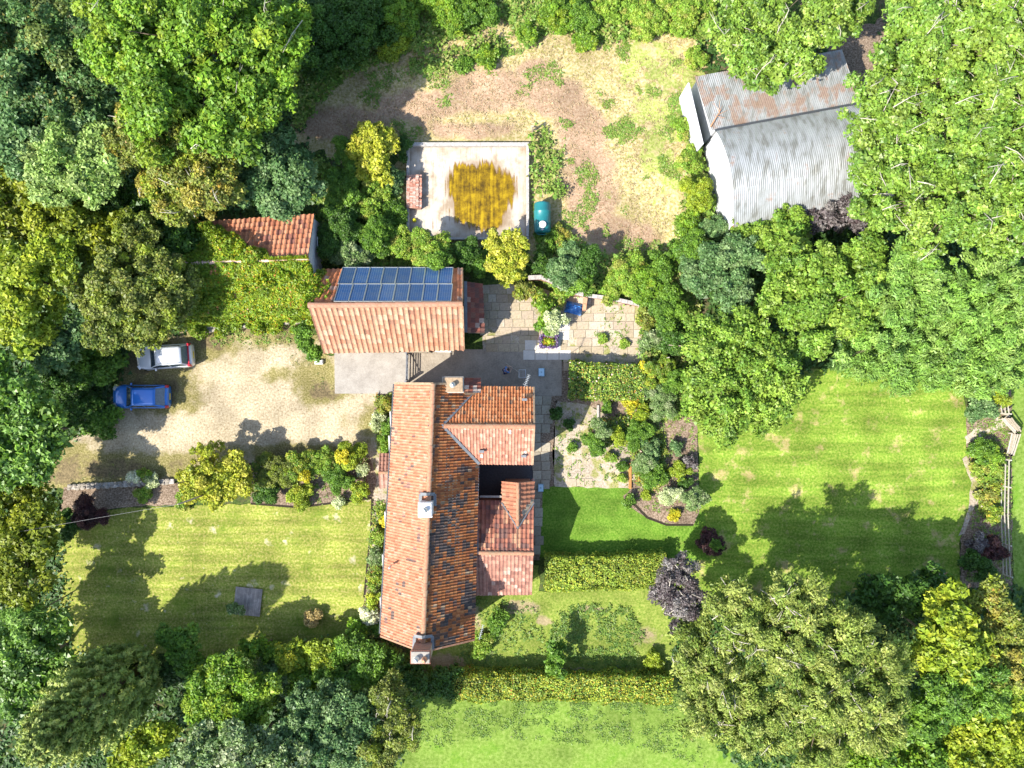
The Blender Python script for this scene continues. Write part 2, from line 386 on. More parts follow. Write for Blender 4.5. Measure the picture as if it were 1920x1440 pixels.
def shrub(name, label, px, py, r, h, pal, cat='shrub', lw=(.22, .14), clump=.38, **k):
    bl = [(px, py, r, h)] if not hasattr(px, '__len__') else [(a, b, c_, h) for a, b, c_ in px]
    k.setdefault('cover', 1.3); k.setdefault('gap', .08)
    return tree(name, label, cat, bl, pal, lw=lw, clump=clump, trunk=k.pop('trunk', False) , **k)
# ================================================================ GROUND
soilA = [(.3, (.10, .07, .045)), (.5, (.20, .145, .10)), (.7, (.30, .23, .17))]
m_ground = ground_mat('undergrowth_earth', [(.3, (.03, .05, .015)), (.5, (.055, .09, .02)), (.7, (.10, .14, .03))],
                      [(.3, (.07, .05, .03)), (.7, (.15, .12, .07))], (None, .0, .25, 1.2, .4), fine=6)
m_rough = ground_mat('rough_grass', [(.25, (.20, .19, .05)), (.42, (.33, .28, .11)), (.58, (.43, .34, .18)), (.75, (.52, .43, .27))],
                     [(.2, (.22, .13, .075)), (.42, (.31, .205, .13)), (.6, (.36, .255, .165)), (.85, (.44, .34, .24))], ('m1', .50, .80, .75, .55), 
                     [(.3, (.10, .16, .025)), (.7, (.24, .30, .05))], (None, .22, .42, 1.5, .22), fine=5, big=.3, det=10, bump=.07)
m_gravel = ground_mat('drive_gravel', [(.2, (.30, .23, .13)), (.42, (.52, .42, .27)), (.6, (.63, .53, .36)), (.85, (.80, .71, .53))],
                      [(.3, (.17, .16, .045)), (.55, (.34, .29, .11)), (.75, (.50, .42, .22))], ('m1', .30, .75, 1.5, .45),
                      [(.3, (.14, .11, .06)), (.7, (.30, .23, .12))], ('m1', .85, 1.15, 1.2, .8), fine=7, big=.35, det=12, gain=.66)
m_wlawn = ground_mat('west_lawn_grass', [(.25, (.14, .205, .024)), (.45, (.24, .285, .045)), (.6, (.36, .345, .085)), (.8, (.48, .43, .17))],
                     [(.3, (.11, .19, .02)), (.7, (.22, .28, .035))], (None, .0, .35, 1.3, .35), [(.3, (.50, .44, .28)), (.7, (.62, .56, .42))], (None, .30, .42, 1.5, .9),
                     fine=6, big=.4, stripes=(1.9, .82, 1.13), det=10, bump=.03, gain=.80, spots=(.62, (.50, .43, .31)))
m_elawn = ground_mat('east_lawn_grass', [(.25, (.10, .20, .018)), (.45, (.17, .28, .03)), (.62, (.26, .34, .05)), (.82, (.38, .40, .11))],
                     [(.3, (.36, .32, .09)), (.7, (.50, .41, .19))], (None, .08, .34, 1.6, .55), fine=6, big=.35, stripes=(1.6, .82, 1.13), det=10, bump=.03, gain=.80)
m_clawn = ground_mat('courtyard_lawn_grass', [(.2, (.06, .15, .012)), (.5, (.13, .25, .025)), (.8, (.24, .34, .06))],
                     [(.3, (.2, .27, .04)), (.7, (.28, .32, .07))], (None, .15, .45, 1.3, .5), fine=7, big=.5, stripes=(1.1, .88, 1.1), det=10, bump=.03, gain=.78)
m_slawn = ground_mat('south_garden_grass', [(.25, (.12, .19, .025)), (.5, (.23, .30, .05)), (.75, (.36, .38, .10))],
                     [(.3, (.30, .24, .12)), (.7, (.46, .38, .22))], ('m1', .5, .8, 1.2, .7), fine=6, big=.5, det=10, gain=.74)
m_field = ground_mat('meadow_grass', [(.25, (.14, .23, .03)), (.5, (.22, .34, .055)), (.75, (.32, .42, .10))],
                     [(.3, (.10, .22, .02)), (.7, (.17, .30, .03))], (None, .05, .35, 1.4, .3), fine=4, big=.3, det=10, gain=.68)
m_soil = ground_mat('garden_soil', soilA, [(.3, (.07, .10, .03)), (.7, (.14, .17, .05))], (None, .25, .5, 1.2, .8), fine=8)
m_pgravel = ground_mat('pale_garden_gravel', [(.25, (.40, .31, .22)), (.5, (.58, .48, .36)), (.75, (.74, .66, .54))],
                       [(.3, (.22, .24, .06)), (.7, (.44, .40, .17))], (None, .0, .2, 1.6, 1.0), fine=8, gain=.66)
m_conc = M('concrete_slab', .85, .2); _c = m_conc.noise(1.1, 8, .7); _d = m_conc.noise(14, 6)
m_conc.col(m_conc.mix(.5, m_conc.ramp(_c, [(.35, (.21, .185, .155)), (.5, (.30, .27, .23)), (.65, (.37, .345, .30))]), m_conc.ramp(_d, [(.35, (.23, .205, .18)), (.65, (.36, .335, .295))]))).bump(_d, .01)
m_yard = M('yard_concrete', .8, .25); _c = m_yard.noise(.9, 8, .7); _d = m_yard.noise(10, 6)
m_yard.col(m_yard.mix(.5, m_yard.ramp(_c, [(.35, (.17, .14, .105)), (.5, (.28, .235, .18)), (.65, (.36, .31, .245))]), m_yard.ramp(_d, [(.35, (.20, .17, .13)), (.65, (.35, .30, .24))]))).bump(_d, .01)

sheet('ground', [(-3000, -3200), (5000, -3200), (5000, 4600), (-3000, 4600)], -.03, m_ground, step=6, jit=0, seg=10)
sheet('meadow', [(560, 1300), (700, 1290), (900, 1300), (1260, 1300), (1300, 1340), (1560, 1500), (2400, 2600), (-200, 2600), (500, 1420)], .0, m_field, step=1.6, jit=.2)
sheet('pasture', [(1896, 640), (3600, 400), (3600, 2500), (2100, 2300), (1908, 1200), (1897, 1000), (1895, 850)], .0, m_field, step=2, jit=.15)
sheet('yard_rough_grass', [(545, 262), (565, 170), (640, 105), (700, 60), (960, -60), (1300, -120), (1420, -40), (1400, 90), (1320, 130), (1300, 170), (1305, 270), (1325, 330), (1310, 440), (1270, 490), (1180, 500),
      (1060, 500), (1000, 520), (985, 460), (740, 460), (740, 262), (640, 300)], .0, m_rough, step=.7, jit=.3, relief=.10,
      blobs=[(640, 230, 110, 40, 5, 1), (780, 200, 120, 42, 5, .95), (920, 170, 120, 55, 0, 1), (1040, 180, 90, 55, -25, 1), (1090, 250, 60, 75, 10, 1.05), (1110, 350, 65, 100, 3, 1.05), (1160, 440, 110, 42, -10, 1), (880, 245, 130, 22, 0, .9), (1000, 130, 60, 26, 10, .9)])
sheet('green_verge', [(1130, 120), (1180, 60), (1310, 50), (1320, 140), (1300, 180), (1305, 270), (1325, 330), (1310, 440), (1270, 480), (1240, 400), (1190, 300), (1160, 200)], .008, ground_mat('patchy_yard_grass', [(.25, (.17, .22, .04)), (.5, (.28, .31, .08)), (.75, (.42, .40, .17))], [(.3, (.34, .26, .13)), (.7, (.46, .37, .22))], (None, .02, .3, 1.5, .5), fine=5, big=.3, det=10), step=.7, jit=.55, relief=.08)
sheet('bare_track', [(1545, 60), (1640, 45), (1700, -40), (1760, -30), (1680, 90), (1640, 150), (1600, 230), (1560, 200)], .002, m_soil, jit=.2)
sheet('gravel_drive', [(60, 850), (110, 838), (160, 812), (200, 790), (225, 690), (250, 640), (330, 625), (385, 612), (560, 603), (600, 640), (600, 664), (632, 664), (632, 738), (745, 738), (745, 810), (712, 850), (722, 935), (690, 942),
      (470, 870), (345, 900), (300, 914), (60, 918), (-300, 930), (-300, 860)], .006, m_gravel, step=.5, jit=.18, relief=.03,
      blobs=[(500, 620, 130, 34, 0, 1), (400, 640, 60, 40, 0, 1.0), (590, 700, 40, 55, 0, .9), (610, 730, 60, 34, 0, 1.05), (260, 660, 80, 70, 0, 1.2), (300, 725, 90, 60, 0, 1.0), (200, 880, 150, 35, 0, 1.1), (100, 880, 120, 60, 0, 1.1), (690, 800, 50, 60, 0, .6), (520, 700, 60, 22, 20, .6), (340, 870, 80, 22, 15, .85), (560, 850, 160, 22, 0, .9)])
sheet('west_lawn', [(120, 1000), (150, 965), (240, 952), (340, 950), (420, 946), (470, 944), (560, 950), (640, 941), (699, 934), (697, 985), (690, 1060), (684, 1120), (672, 1180), (640, 1205), (560, 1225), (480, 1215), (400, 1235), (300, 1225), (200, 1260), (110, 1230), (80, 1120)], .004, m_wlawn, step=.6, jit=.06)
sheet('east_lawn', [(1300, 700), (1560, 690), (1800, 700), (1812, 770), (1818, 860), (1832, 900), (1826, 960), (1800, 1010), (1800, 1090), (1700, 1150), (1400, 1160), (1240, 1130), (1240, 1050), (1290, 1010), (1310, 960), (1311, 860)], .004, m_elawn, step=.6, jit=.06)
sheet('courtyard_lawn', [(1018, 912), (1040, 912), (1180, 914), (1190, 940), (1250, 970), (1320, 960), (1330, 1050), (1240, 1050), (1010, 1045), (1005, 1000)], .008, m_clawn, step=.5, jit=.03)
sheet('south_garden', [(880, 1080), (1010, 1060), (1010, 1110), (1240, 1100), (1270, 1120), (1270, 1300), (840, 1300), (760, 1240), (880, 1180)], .004, m_slawn, step=.5, jit=.1,
      blobs=[(975, 1140, 38, 16, 0, 1.1), (1020, 1165, 20, 12, 0, 1), (880, 1160, 30, 40, 0, .9), (820, 1260, 60, 40, 0, 1.1), (1215, 1195, 40, 26, 0, .8), (1060, 1265, 180, 14, 0, 1), (1110, 1140, 40, 8, 0, .9)])
sheet('concrete_apron', [(627, 660), (766, 660), (766, 716), (742, 738), (628, 738)], .03, m_conc.m, step=1, jit=0)
sheet('concrete_yard', [(766, 655), (905, 655), (940, 640), (1053, 660), (1053, 742), (1000, 742), (766, 722)], .028, m_yard.m, step=1, jit=.0)
sheet('path_bed', [(700, 840), (745, 830), (745, 945), (700, 938)], .014, m_pgravel, step=.6, jit=.03)
sheet('front_bed', [(470, 875), (560, 850), (690, 850), (708, 900), (697, 934), (640, 941), (560, 951), (470, 944)], .016, m_soil, jit=.04, relief=.08)
sheet('west_bed', [(120, 914), (335, 905), (345, 946), (240, 950), (150, 962), (110, 980)], .016, m_soil, jit=.05, relief=.05)
sheet('wall_bed', [(700, 938), (745, 938), (738, 1190), (690, 1200), (684, 1120), (690, 1060), (698, 985)], .016, m_soil, jit=.04, relief=.05)
sheet('climber_bed', [(706, 735), (748, 735), (748, 850), (712, 850), (698, 790)], .016, m_soil, jit=.05, relief=.05)
sheet('gravel_garden', [(1042, 752), (1100, 758), (1180, 800), (1182, 916), (1040, 912), (1036, 850)], .012, m_pgravel, step=.4, jit=.05)
sheet('shrub_bed', [(1100, 755), (1200, 740), (1306, 770), (1311, 960), (1300, 985), (1262, 985), (1215, 972), (1180, 950), (1168, 930), (1183, 915), (1180, 800)], .016, m_soil, jit=.04, relief=.10, step=.4)
sheet('rose_bed', [(1040, 690), (1060, 672), (1200, 660), (1320, 660), (1320, 760), (1100, 765), (1042, 752)], .010, m_soil, step=.5, jit=.05)
sheet('east_border', [(1812, 770), (1896, 720), (1898, 1110), (1800, 1100), (1800, 1010), (1826, 960), (1830, 900), (1812, 850)], .016, m_soil, jit=.08, relief=.08)
sheet('flagstone_edge', [(1797, 1005), (1808, 1000), (1836, 930), (1828, 880), (1812, 855), (1804, 860), (1820, 905), (1815, 955)], .03, m_pgravel, step=.4, jit=.05)
sheet('patio_base', [(903, 535), (985, 530), (1060, 555), (1200, 560), (1205, 690), (1060, 690), (1053, 665), (940, 660), (905, 655)], .012, m_pgravel, step=.6, jit=.02)
sheet('path_base', [(1000, 735), (1053, 735), (1042, 760), (1038, 912), (1018, 915), (1012, 1050), (1000, 1050)], .012, m_soil, step=.6, jit=.02)

sheet('courtyard_floor', [(893, 862), (1003, 862), (1003, 946), (893, 946)], .01, simple('dark_tarmac', (.07, .07, .075), .9, .15), step=1, jit=0)
for px_ in ([(696, 936), (700, 936), (698, 985), (691, 1060), (685, 1120), (681, 1120), (687, 1060), (694, 985)], [(470, 942), (560, 949), (640, 939), (698, 932), (698, 936), (640, 943), (560, 953), (470, 946)], [(1183, 936), (1215, 968), (1250, 982), (1300, 982), (1300, 986), (1249, 986), (1212, 972), (1181, 940)]): sheet('lawn_edge', px_, .02, simple('edge_soil_painted_shade', (.035, .028, .02), .95, .1), step=2, jit=0)  # dark soil strips with the shade of the cut edge painted in
# ================================================================ MATERIALS FOR BUILDINGS
def tile_obj_mat(name, stops, lichen=None, n=7):
    m = M(name, .85, .2); c = m.ramp(m.orand(), stops); f = m.noise(n, 6, .7)
    c = m.mix(1.0, c, m.ramp(f, [(.3, .72), (.7, 1.25)]), 'MULTIPLY')
    if lichen: c = m.mix(m.ramp(m.noise(2.2, 8, .75, vec=m.tc.outputs['Object']), [(.55, 0), (.66, 1)]), c, lichen)
    m.col(c).bump(f, .01); return m.m
m_tiles = vcol_mat('clay_tiles', .85, .2, 5, .72, 1.25)
m_brick = M('brick_wall', .9, .15); _b = m_brick.n('ShaderNodeTexBrick'); _b.inputs['Scale'].default_value = 3.4
_b.inputs['Color1'].default_value = (.33, .13, .08, 1); _b.inputs['Color2'].default_value = (.24, .10, .07, 1); _b.inputs['Mortar'].default_value = (.45, .40, .33, 1)
_mp = m_brick.map(rot=(R(90), 0, 0)); lk(m_brick.nt, _mp, _b.inputs[0]); m_brick.col(_b.outputs[0]).bump(m_brick.noise(9), .02); m_brick = m_brick.m
m_render = simple('limewash_wall', (.44, .40, .34), .9, .15, var=.15, scale=3, bump=.01)
m_white = simple('white_paint', (.60, .59, .57), .5, .4, var=.06)
m_lead = simple('lead_flashing', (.15, .16, .17), .5, .5, var=.25, scale=4)
m_mort = simple('ridge_mortar', (.31, .22, .14), .9, .1, var=.3, scale=6, bump=.02)
m_glass = simple('window_glass', (.03, .045, .06), .08, .9, var=.2)
m_dark = simple('dark_metal', (.05, .055, .06), .5, .5)
m_alu = simple('galvanised_metal', (.55, .57, .58), .35, .6, .6, var=.12)
m_wood = simple('weathered_wood', (.36, .30, .22), .85, .15, var=.3, scale=7, bump=.01)
m_potr = simple('terracotta', (.50, .26, .15), .8, .2); m_potw = simple('pale_clay', (.72, .68, .6), .8, .2)
m_ridge = tile_obj_mat('ridge_tile_clay', [(0, (.32, .155, .09)), (.5, (.37, .185, .11)), (1, (.28, .18, .11))], (.34, .30, .20))

def tile_mesh_arrays(w_, l_, amp=.028, n=5, lift=.028):
    us = np.linspace(0, w_, n); pr = amp*np.cos(2*np.pi*us/w_+.6)
    lo = np.stack([us, np.zeros(n), pr+lift], 1); hi = np.stack([us, np.full(n, l_*1.06), pr], 1); lip = np.stack([us, np.zeros(n), pr-.012], 1)
    v = np.vstack([lip, lo, hi]); f = []
    for i in range(n-1): f += [(i, i+1, n+i+1, n+i), (n+i, n+i+1, 2*n+i+1, 2*n+i)]
    return v, f
def roof(name, parent, c, tw, tl, colfn, amp=.028, label=None, skip=None, kind='stuff'):
    "c: eave left, eave right, ridge right, ridge left (seen from outside, looking up the slope)"
    c = [Vector(q) for q in c]; nu = max(1, round(((c[1]-c[0]).length+(c[2]-c[3]).length)/2/tw)); nv = max(1, round(((c[3]-c[0]).length+(c[2]-c[1]).length)/2/tl))
    rg = np.random.default_rng(len(name)*31+nu); V = []; Fq = []; CC = []; tv, tf = tile_mesh_arrays(1, 1, amp); N = (c[1]-c[0]).cross(c[3]-c[0]).normalized()
    for j in range(nv):
        for i in range(nu):
            def pt(s, t): return c[0]*(1-s)*(1-t)+c[1]*s*(1-t)+c[2]*s*t+c[3]*(1-s)*t
            mid = pt((i+.5)/nu, (j+.5)/nv)
            if skip and skip(mid): continue
            o = len(V); dz = rg.normal()*.006; js = rg.normal()*.03
            for q in tv:
                V.append(pt((i+q[0]+js*.3)/nu, (j+q[1]+js)/nv)+N*(float(q[2])+dz))
            Fq += [tuple(x+o for x in f) for f in tf]; CC += [colfn(mid, rg, (j+.5)/nv)]*len(tv)
    org = ORG[parent.name]; me = bpy.data.meshes.new(name); me.from_pydata([tuple(v-org) for v in V], [], Fq)
    ca = me.color_attributes.new('Col', 'FLOAT_COLOR', 'POINT'); ca.data.foreach_set('color', np.array([(q[0], q[1], q[2], 1) for q in CC], 'f').ravel())
    o = link(name, me, m_tiles, parent); o['kind'] = kind
    if label: o['label'] = label
    # boarded roof deck under the tiles, so no daylight shows between them
    dk = MB(); dv = [q-N*.05 for q in c]; dk.add(dv+[q-N*.13 for q in c], [(0, 1, 2, 3), (7, 6, 5, 4), (0, 4, 5, 1), (1, 5, 6, 2), (2, 6, 7, 3), (3, 7, 4, 0)])
    dk.build('roof_deck', m_dark if False else m_wood, parent)
    return o
def roof_objects(parent, c, tw, tl, mat, name='roof_tile', amp=.035, skip=None, lift=.035):
    c = [Vector(q) for q in c]; nu = max(1, round((c[1]-c[0]).length/tw)); nv = max(1, round((c[3]-c[0]).length/tl))
    U = (c[1]-c[0]).normalized(); N = U.cross(c[3]-c[0]).normalized(); org = ORG[parent.name]
    L = (c[3]-c[0]).length/nv; Wd = (c[1]-c[0]).length/nu
    tv, tf = tile_mesh_arrays(Wd, L, amp, lift=lift); me = bpy.data.meshes.new(name); me.from_pydata([tuple(map(float, q)) for q in tv], [], tf); me.materials.append(mat)
    rg = random.Random(nu*7+nv)
    for j in range(nv):
        for i in range(nu):
            a = c[0].lerp(c[3], j/nv); b = c[1].lerp(c[2], j/nv); p = a.lerp(b, i/nu); p2 = c[3]*((j+1)/nv)+c[0]*(1-(j+1)/nv); Vv = (p2.lerp(c[2]*((j+1)/nv)+c[1]*(1-(j+1)/nv), i/nu)-p).normalized()
            if skip and skip(p): continue
            o = bpy.data.objects.new(name, me); COL.objects.link(o); o.parent = parent
            mt = Matrix((U, N.cross(U), N)).transposed().to_4x4(); mt = Matrix((U, Vv, N)).transposed().to_4x4()
            mt.translation = p-org+N*rg.uniform(-.01, .014)+Vv*rg.uniform(-.035, .03); o.matrix_local = mt
    dk = MB(); dv = [q-N*.06 for q in c]; dk.add(dv+[q-N*.14 for q in c], [(0, 1, 2, 3), (7, 6, 5, 4), (0, 4, 5, 1), (1, 5, 6, 2), (2, 6, 7, 3), (3, 7, 4, 0)])
    dk.build('roof_deck', m_wood, parent)
def ridge(parent, a, b, r=.15, step=.45, mat=None, name='ridge_tile'):
    a = Vector(a); b = Vector(b); L = (b-a).length; n = max(1, round(L/step)); d = (b-a).normalized(); st = L/n
    sd_ = d.cross(Vector((0, 0, 1))).normalized(); up = sd_.cross(d); vs = []; fs = []; k = 6
    for x, rr in ((0, r), (st*1.04, r*.9)):
        for q in range(k+1):
            an = math.pi*(q/k)*1.1-math.pi*.05; vs.append((x, math.cos(an)*rr, math.sin(an)*rr*.8-.03))
    fs = [(q, q+1, k+2+q, k+1+q) for q in range(k)]+[tuple(range(k+1))]
    me = bpy.data.meshes.new(name); me.from_pydata(vs, [], fs); me.materials.append(mat or m_ridge)
    org = ORG[parent.name]; rg = random.Random(n)
    for i in range(n):
        o = bpy.data.objects.new(name, me); COL.objects.link(o); o.parent = parent
        mt = Matrix((d, sd_, up)).transposed().to_4x4(); mt.translation = a+d*st*i-org+Vector((rg.uniform(-.012, .012), rg.uniform(-.012, .012), rg.uniform(-.01, .01))); o.matrix_local = mt
def walls(parent, A, B, Cc, D, rA, rB, mat, z0=-.1, name='wall'):
    "A-B and C-D are the eaves sides; rA stands over edge D-A, rB over edge B-C"
    mb = MB(); g = lambda p: (p[0], p[1], z0)
    mb.add([g(A), g(B), B, A], [(0, 1, 2, 3)]); mb.add([g(B), g(Cc), Cc, rB, B], [(0, 1, 2, 3, 4)]); mb.add([g(Cc), g(D), D, Cc], [(0, 1, 2, 3)]); mb.add([g(D), g(A), A, rA, D], [(0, 1, 2, 3, 4)])
    return mb.build(name, mat, parent)
def window(parent, c, nx, ny, w_=1.0, h_=1.1, name='window', bars=1):
    c = Vector(c); n = Vector((nx, ny, 0)).normalized(); t = Vector((-n.y, n.x, 0)); m = MB()
    for s in (-1, 1): m.beam(c+t*s*w_/2-Vector((0, 0, h_/2))+n*.02, c+t*s*w_/2+Vector((0, 0, h_/2))+n*.02, .07, .08, up=n)
    for s in (-1, 1): m.beam(c-t*w_/2+Vector((0, 0, s*h_/2))+n*.02, c+t*w_/2+Vector((0, 0, s*h_/2))+n*.02, .08, .07)
    for k in range(bars): x = (k+1)/(bars+1)-.5; m.beam(c+t*x*w_-Vector((0, 0, h_/2))+n*.02, c+t*x*w_+Vector((0, 0, h_/2))+n*.02, .05, .05, up=n)
    fr = m.build(name, m_white, parent)
    g = MB(); g.box(None, (w_-.02, .02, h_-.02), M4=Matrix((t, n, Vector((0, 0, 1)))).transposed().to_4x4().copy() if False else Matrix.Translation(c+n*.015) @ Matrix((t, n, Vector((0, 0, 1)))).transposed().to_4x4()); g.build('pane', m_glass, fr)
def door(parent, c, nx, ny, w_=.9, h_=2.0, mat=None):
    c = Vector(c); n = Vector((nx, ny, 0)).normalized(); t = Vector((-n.y, n.x, 0)); X = Matrix((t, n, Vector((0, 0, 1)))).transposed().to_4x4()
    d = MB().box(None, (w_, .06, h_), M4=Matrix.Translation(c+Vector((0, 0, h_/2))+n*.03) @ X).build('door', mat or m_wood, parent)
    MB().box(None, (.03, .1, .12), M4=Matrix.Translation(c+Vector((0, 0, 1))+n*.08+t*w_*.38) @ X).build('handle', m_dark, d)
def strip(parent, name, pts, wd, mat, th=.03, z=.05):
    mb = MB()
    for a, b in zip(pts[:-1], pts[1:]): mb.beam(Vector(a)+Vector((0, 0, z)), Vector(b)+Vector((0, 0, z)), wd, th)
    return mb.build(name, mat, parent)

def mixc(rg, opts, jit=.16):
    w_ = np.array([q[0] for q in opts], float); c = np.array(opts[rg.choice(len(opts), p=w_/w_.sum())][1]); return tuple(c*rg.uniform(1-jit, 1+jit))
def nz(p, s, o=0): return mnoise.noise(Vector((p.x*s+o, p.y*s, p.z*s)))
def col_w(p, rg, t): return tuple(1.12*x for x in col_w_(p, rg, t))
def col_w_(p, rg, t):
    if nz(p, .9)+nz(p, 3, 9)*.6 > .42 and rg.random() < .6: return mixc(rg, [(1, (.20, .11, .085)), (1, (.14, .10, .085))])
    return mixc(rg, [(6, (.37, .165, .095)), (3, (.41, .19, .115)), (2, (.33, .135, .075)), (1, (.38, .22, .15))], .09)
def col_e(p, rg, t): return tuple(.86*x for x in col_e_(p, rg, t))
def col_e_(p, rg, t):
    k = nz(p, .55, 3)+nz(p, 1.6, 5)*.7
    if k > .30 or (k > .1 and rg.random() < .3): return mixc(rg, [(3, (.085, .07, .065)), (2, (.13, .09, .075)), (1, (.20, .115, .075))], .2)
    return mixc(rg, [(5, (.38, .14, .05)), (3, (.29, .105, .045)), (2, (.44, .19, .075)), (1.2, (.15, .085, .06)), (.35, (.38, .27, .17))], .15)
def col_nn(p, rg, t): return tuple(1*x for x in col_nn_(p, rg, t))
def col_nn_(p, rg, t):
    return mixc(rg, [(6, (.46, .18, .075)), (3, (.38, .135, .055)), (2, (.52, .26, .13)), (.8, (.19, .11, .07))], .12)
def col_ns(p, rg, t): return tuple(1.22*x for x in col_ns_(p, rg, t))
def col_ns_(p, rg, t):
    return mixc(rg, [(6, (.32, .155, .105)), (3, (.29, .13, .085)), (2, (.37, .21, .15)), (1, (.24, .10, .065)), (.3, (.46, .38, .32))], .12)
def col_ln(p, rg, t): return tuple(1.1*x for x in col_ln_(p, rg, t))
def col_ln_(p, rg, t):
    return mixc(rg, [(5, (.30, .12, .075)), (3, (.22, .09, .065)), (2, (.15, .08, .065)), (2, (.38, .20, .12))], .2)
def col_ls(p, rg, t): return tuple(1.2*x for x in col_ls_(p, rg, t))
def col_ls_(p, rg, t):
    return mixc(rg, [(5, (.26, .125, .09)), (3, (.30, .155, .11)), (2, (.20, .095, .07)), (1, (.35, .23, .18))], .14)
def col_mot(p, rg, t):
    return mixc(rg, [(4, (.26, .09, .06)), (3, (.16, .07, .055)), (1.5, (.46, .37, .30)), (1, (.34, .15, .09))], .2)

# ================================================================ FARMHOUSE
house = thing('farmhouse', 'long brick farmhouse with orange pantile roofs, two cross wings and three chimneys', 'house', (-5, -9, 0))
ZE, ZR = 4.5, 7.1
nw, ne = Vector((-8.08, .05, ZE)), Vector((-2.15, .0, ZE)); sw, se = Vector((-9.05, -17.35, ZE)), Vector((-2.58, -17.6, ZE))
rn, rs = Vector((-5.15, .02, ZR)), Vector((-5.83, -17.5, ZR))
def ins(p, dx, dy, z=None): return Vector((p.x+dx, p.y+dy, p.z-.12 if z is None else z))
walls(house, ins(nw, .3, -.12), ins(sw, .3, .15), ins(se, -.3, .15), ins(ne, -.3, -.12), ins(rn, 0, -.12), ins(rs, 0, .15), m_brick)
roof('roof_tiles', house, [nw, sw, rs, rn], .20, .31, col_w, .032, 'pinkish orange pantiles of the west slope')
roof('roof_tiles', house, [se, ne, rn, rs], .20, .31, col_e, .036, 'orange and blackened pantiles of the east slope')
ridge(house, rn+Vector((0, 0, .02)), rs+Vector((0, 0, .02)), .17)
# north wing
wr0, wr1 = Vector((-4.75, -2.75, 6.5)), Vector((1.45, -2.82, 6.42)); wn0, wn1 = Vector((-4.75, -.14, ZE)), Vector((1.47, -.2, ZE)); ws0, ws1 = Vector((-4.75, -5.5, ZE)), Vector((1.40, -5.56, ZE))
def above_main(p):
    t = (p.x-(-5.35))/((-2.3)-(-5.35)); zm = ZR-(ZR-ZE)*t; return p.x < -2.3 and p.z < zm-.06
roof('roof_tiles', house, [wn1, wn0, wr0, wr1], .21, .30, col_nn, .035, 'rusty orange pantiles of the wing north slope', skip=above_main)
roof('roof_tiles', house, [ws0, ws1, wr1, wr0], .21, .30, col_ns, .03, 'pink pantiles of the wing south slope', skip=above_main)
ridge(house, (-4.5, -2.78, 6.52), wr1+Vector((.05, 0, .03)), .17)
walls(house, Vector((-3, -5.35, ZE-.1)), Vector((1.25, -5.35, ZE-.1)), Vector((1.25, -.4, ZE-.1)), Vector((-3, -.4, ZE-.1)), Vector((-3, -2.8, 6.3)), Vector((1.25, -2.82, 6.3)), m_brick)
strip(house, 'valley_flashing', [(-2.25, -.12, 4.56), (-4.62, -2.74, 6.55)], .19, m_lead)
strip(house, 'valley_flashing', [(-4.62, -2.74, 6.55), (-2.25, -5.5, 4.58)], .19, m_lead)
strip(house, 'verge_mortar', [wr1+Vector((.02, 0, 0)), ws1+Vector((.02, 0, 0))], .12, m_mort)
strip(house, 'verge_mortar', [wr1+Vector((.02, 0, 0)), wn1+Vector((.02, 0, 0))], .12, m_mort)
for a, b in ((nw, rn), (ne, rn)): strip(house, 'verge_mortar', [a, b], .14, m_mort)
for a, b in ((sw, rs), (se, rs)): strip(house, 'verge_mortar', [a, b], .12, m_ridge)
# south-east lean-to with cross gable
lr0, lr1 = Vector((-2.75, -11.66, 4.32)), Vector((1.47, -11.72, 4.3)); ls0, ls1 = Vector((-2.75, -15.1, 2.6)), Vector((1.42, -15.05, 2.6)); ln0, ln1 = Vector((-2.75, -8.3, 2.6)), Vector((1.55, -8.35, 2.6))
roof('roof_tiles', house, [ls0, ls1, lr1, lr0], .26, .32, col_ls, .03, 'pinkish brown pantiles of the lean-to south slope')
roof('roof_tiles', house, [ln1, ln0, lr0, lr1], .30, .33, col_ln, .035, 'dark red pantiles of the lean-to north slope')
ridge(house, lr0+Vector((.2, 0, .02)), lr1+Vector((.03, 0, .02)), .15)
walls(house, Vector((-2.7, -14.9, 2.5)), Vector((1.25, -14.9, 2.5)), Vector((1.3, -8.5, 2.5)), Vector((-2.7, -8.5, 2.5)), Vector((-2.7, -11.7, 4.15)), Vector((1.27, -11.7, 4.15)), m_brick)
xr0, xr1 = Vector((.41, -6.93, 3.55)), Vector((.41, -10.1, 3.55))
mt_x = tile_obj_mat('cross_gable_tile', [(0, (.36, .16, .09)), (.5, (.31, .125, .075)), (.8, (.40, .21, .13)), (1, (.23, .09, .06))])
roof_objects(house, [Vector((-.72, -6.93, 2.7)), Vector((-.72, -10.1, 2.7)), xr1, xr0], .30, .36, mt_x, skip=lambda p: p.y < -8.6-(p.x+.72)*1.2)
roof_objects(house, [Vector((1.58, -10.1, 2.7)), Vector((1.58, -6.93, 2.7)), xr0, xr1], .32, .36, mt_x, skip=lambda p: p.y < -8.4-(1.58-p.x)*1.25)
ridge(house, xr0+Vector((0, 0, .02)), Vector((.41, -9.95, 3.57)), .13, .4)
walls(house, Vector((-.5, -7.1, 2.55)), Vector((-.5, -8.6, 2.55)), Vector((1.35, -8.6, 2.55)), Vector((1.35, -7.1, 2.55)), Vector((.41, -7.1, 3.4)), Vector((.41, -8.6, 3.4)), m_brick)
strip(house, 'valley_flashing', [(-.74, -8.45, 2.72), (.41, -10.12, 3.58), (1.58, -8.45, 2.72)], .08, m_lead, z=.04)
strip(house, 'valley_flashing', [(-2.5, -8.4, 2.64), (-2.36, -11.7, 4.4)], .12, m_lead, z=.03)
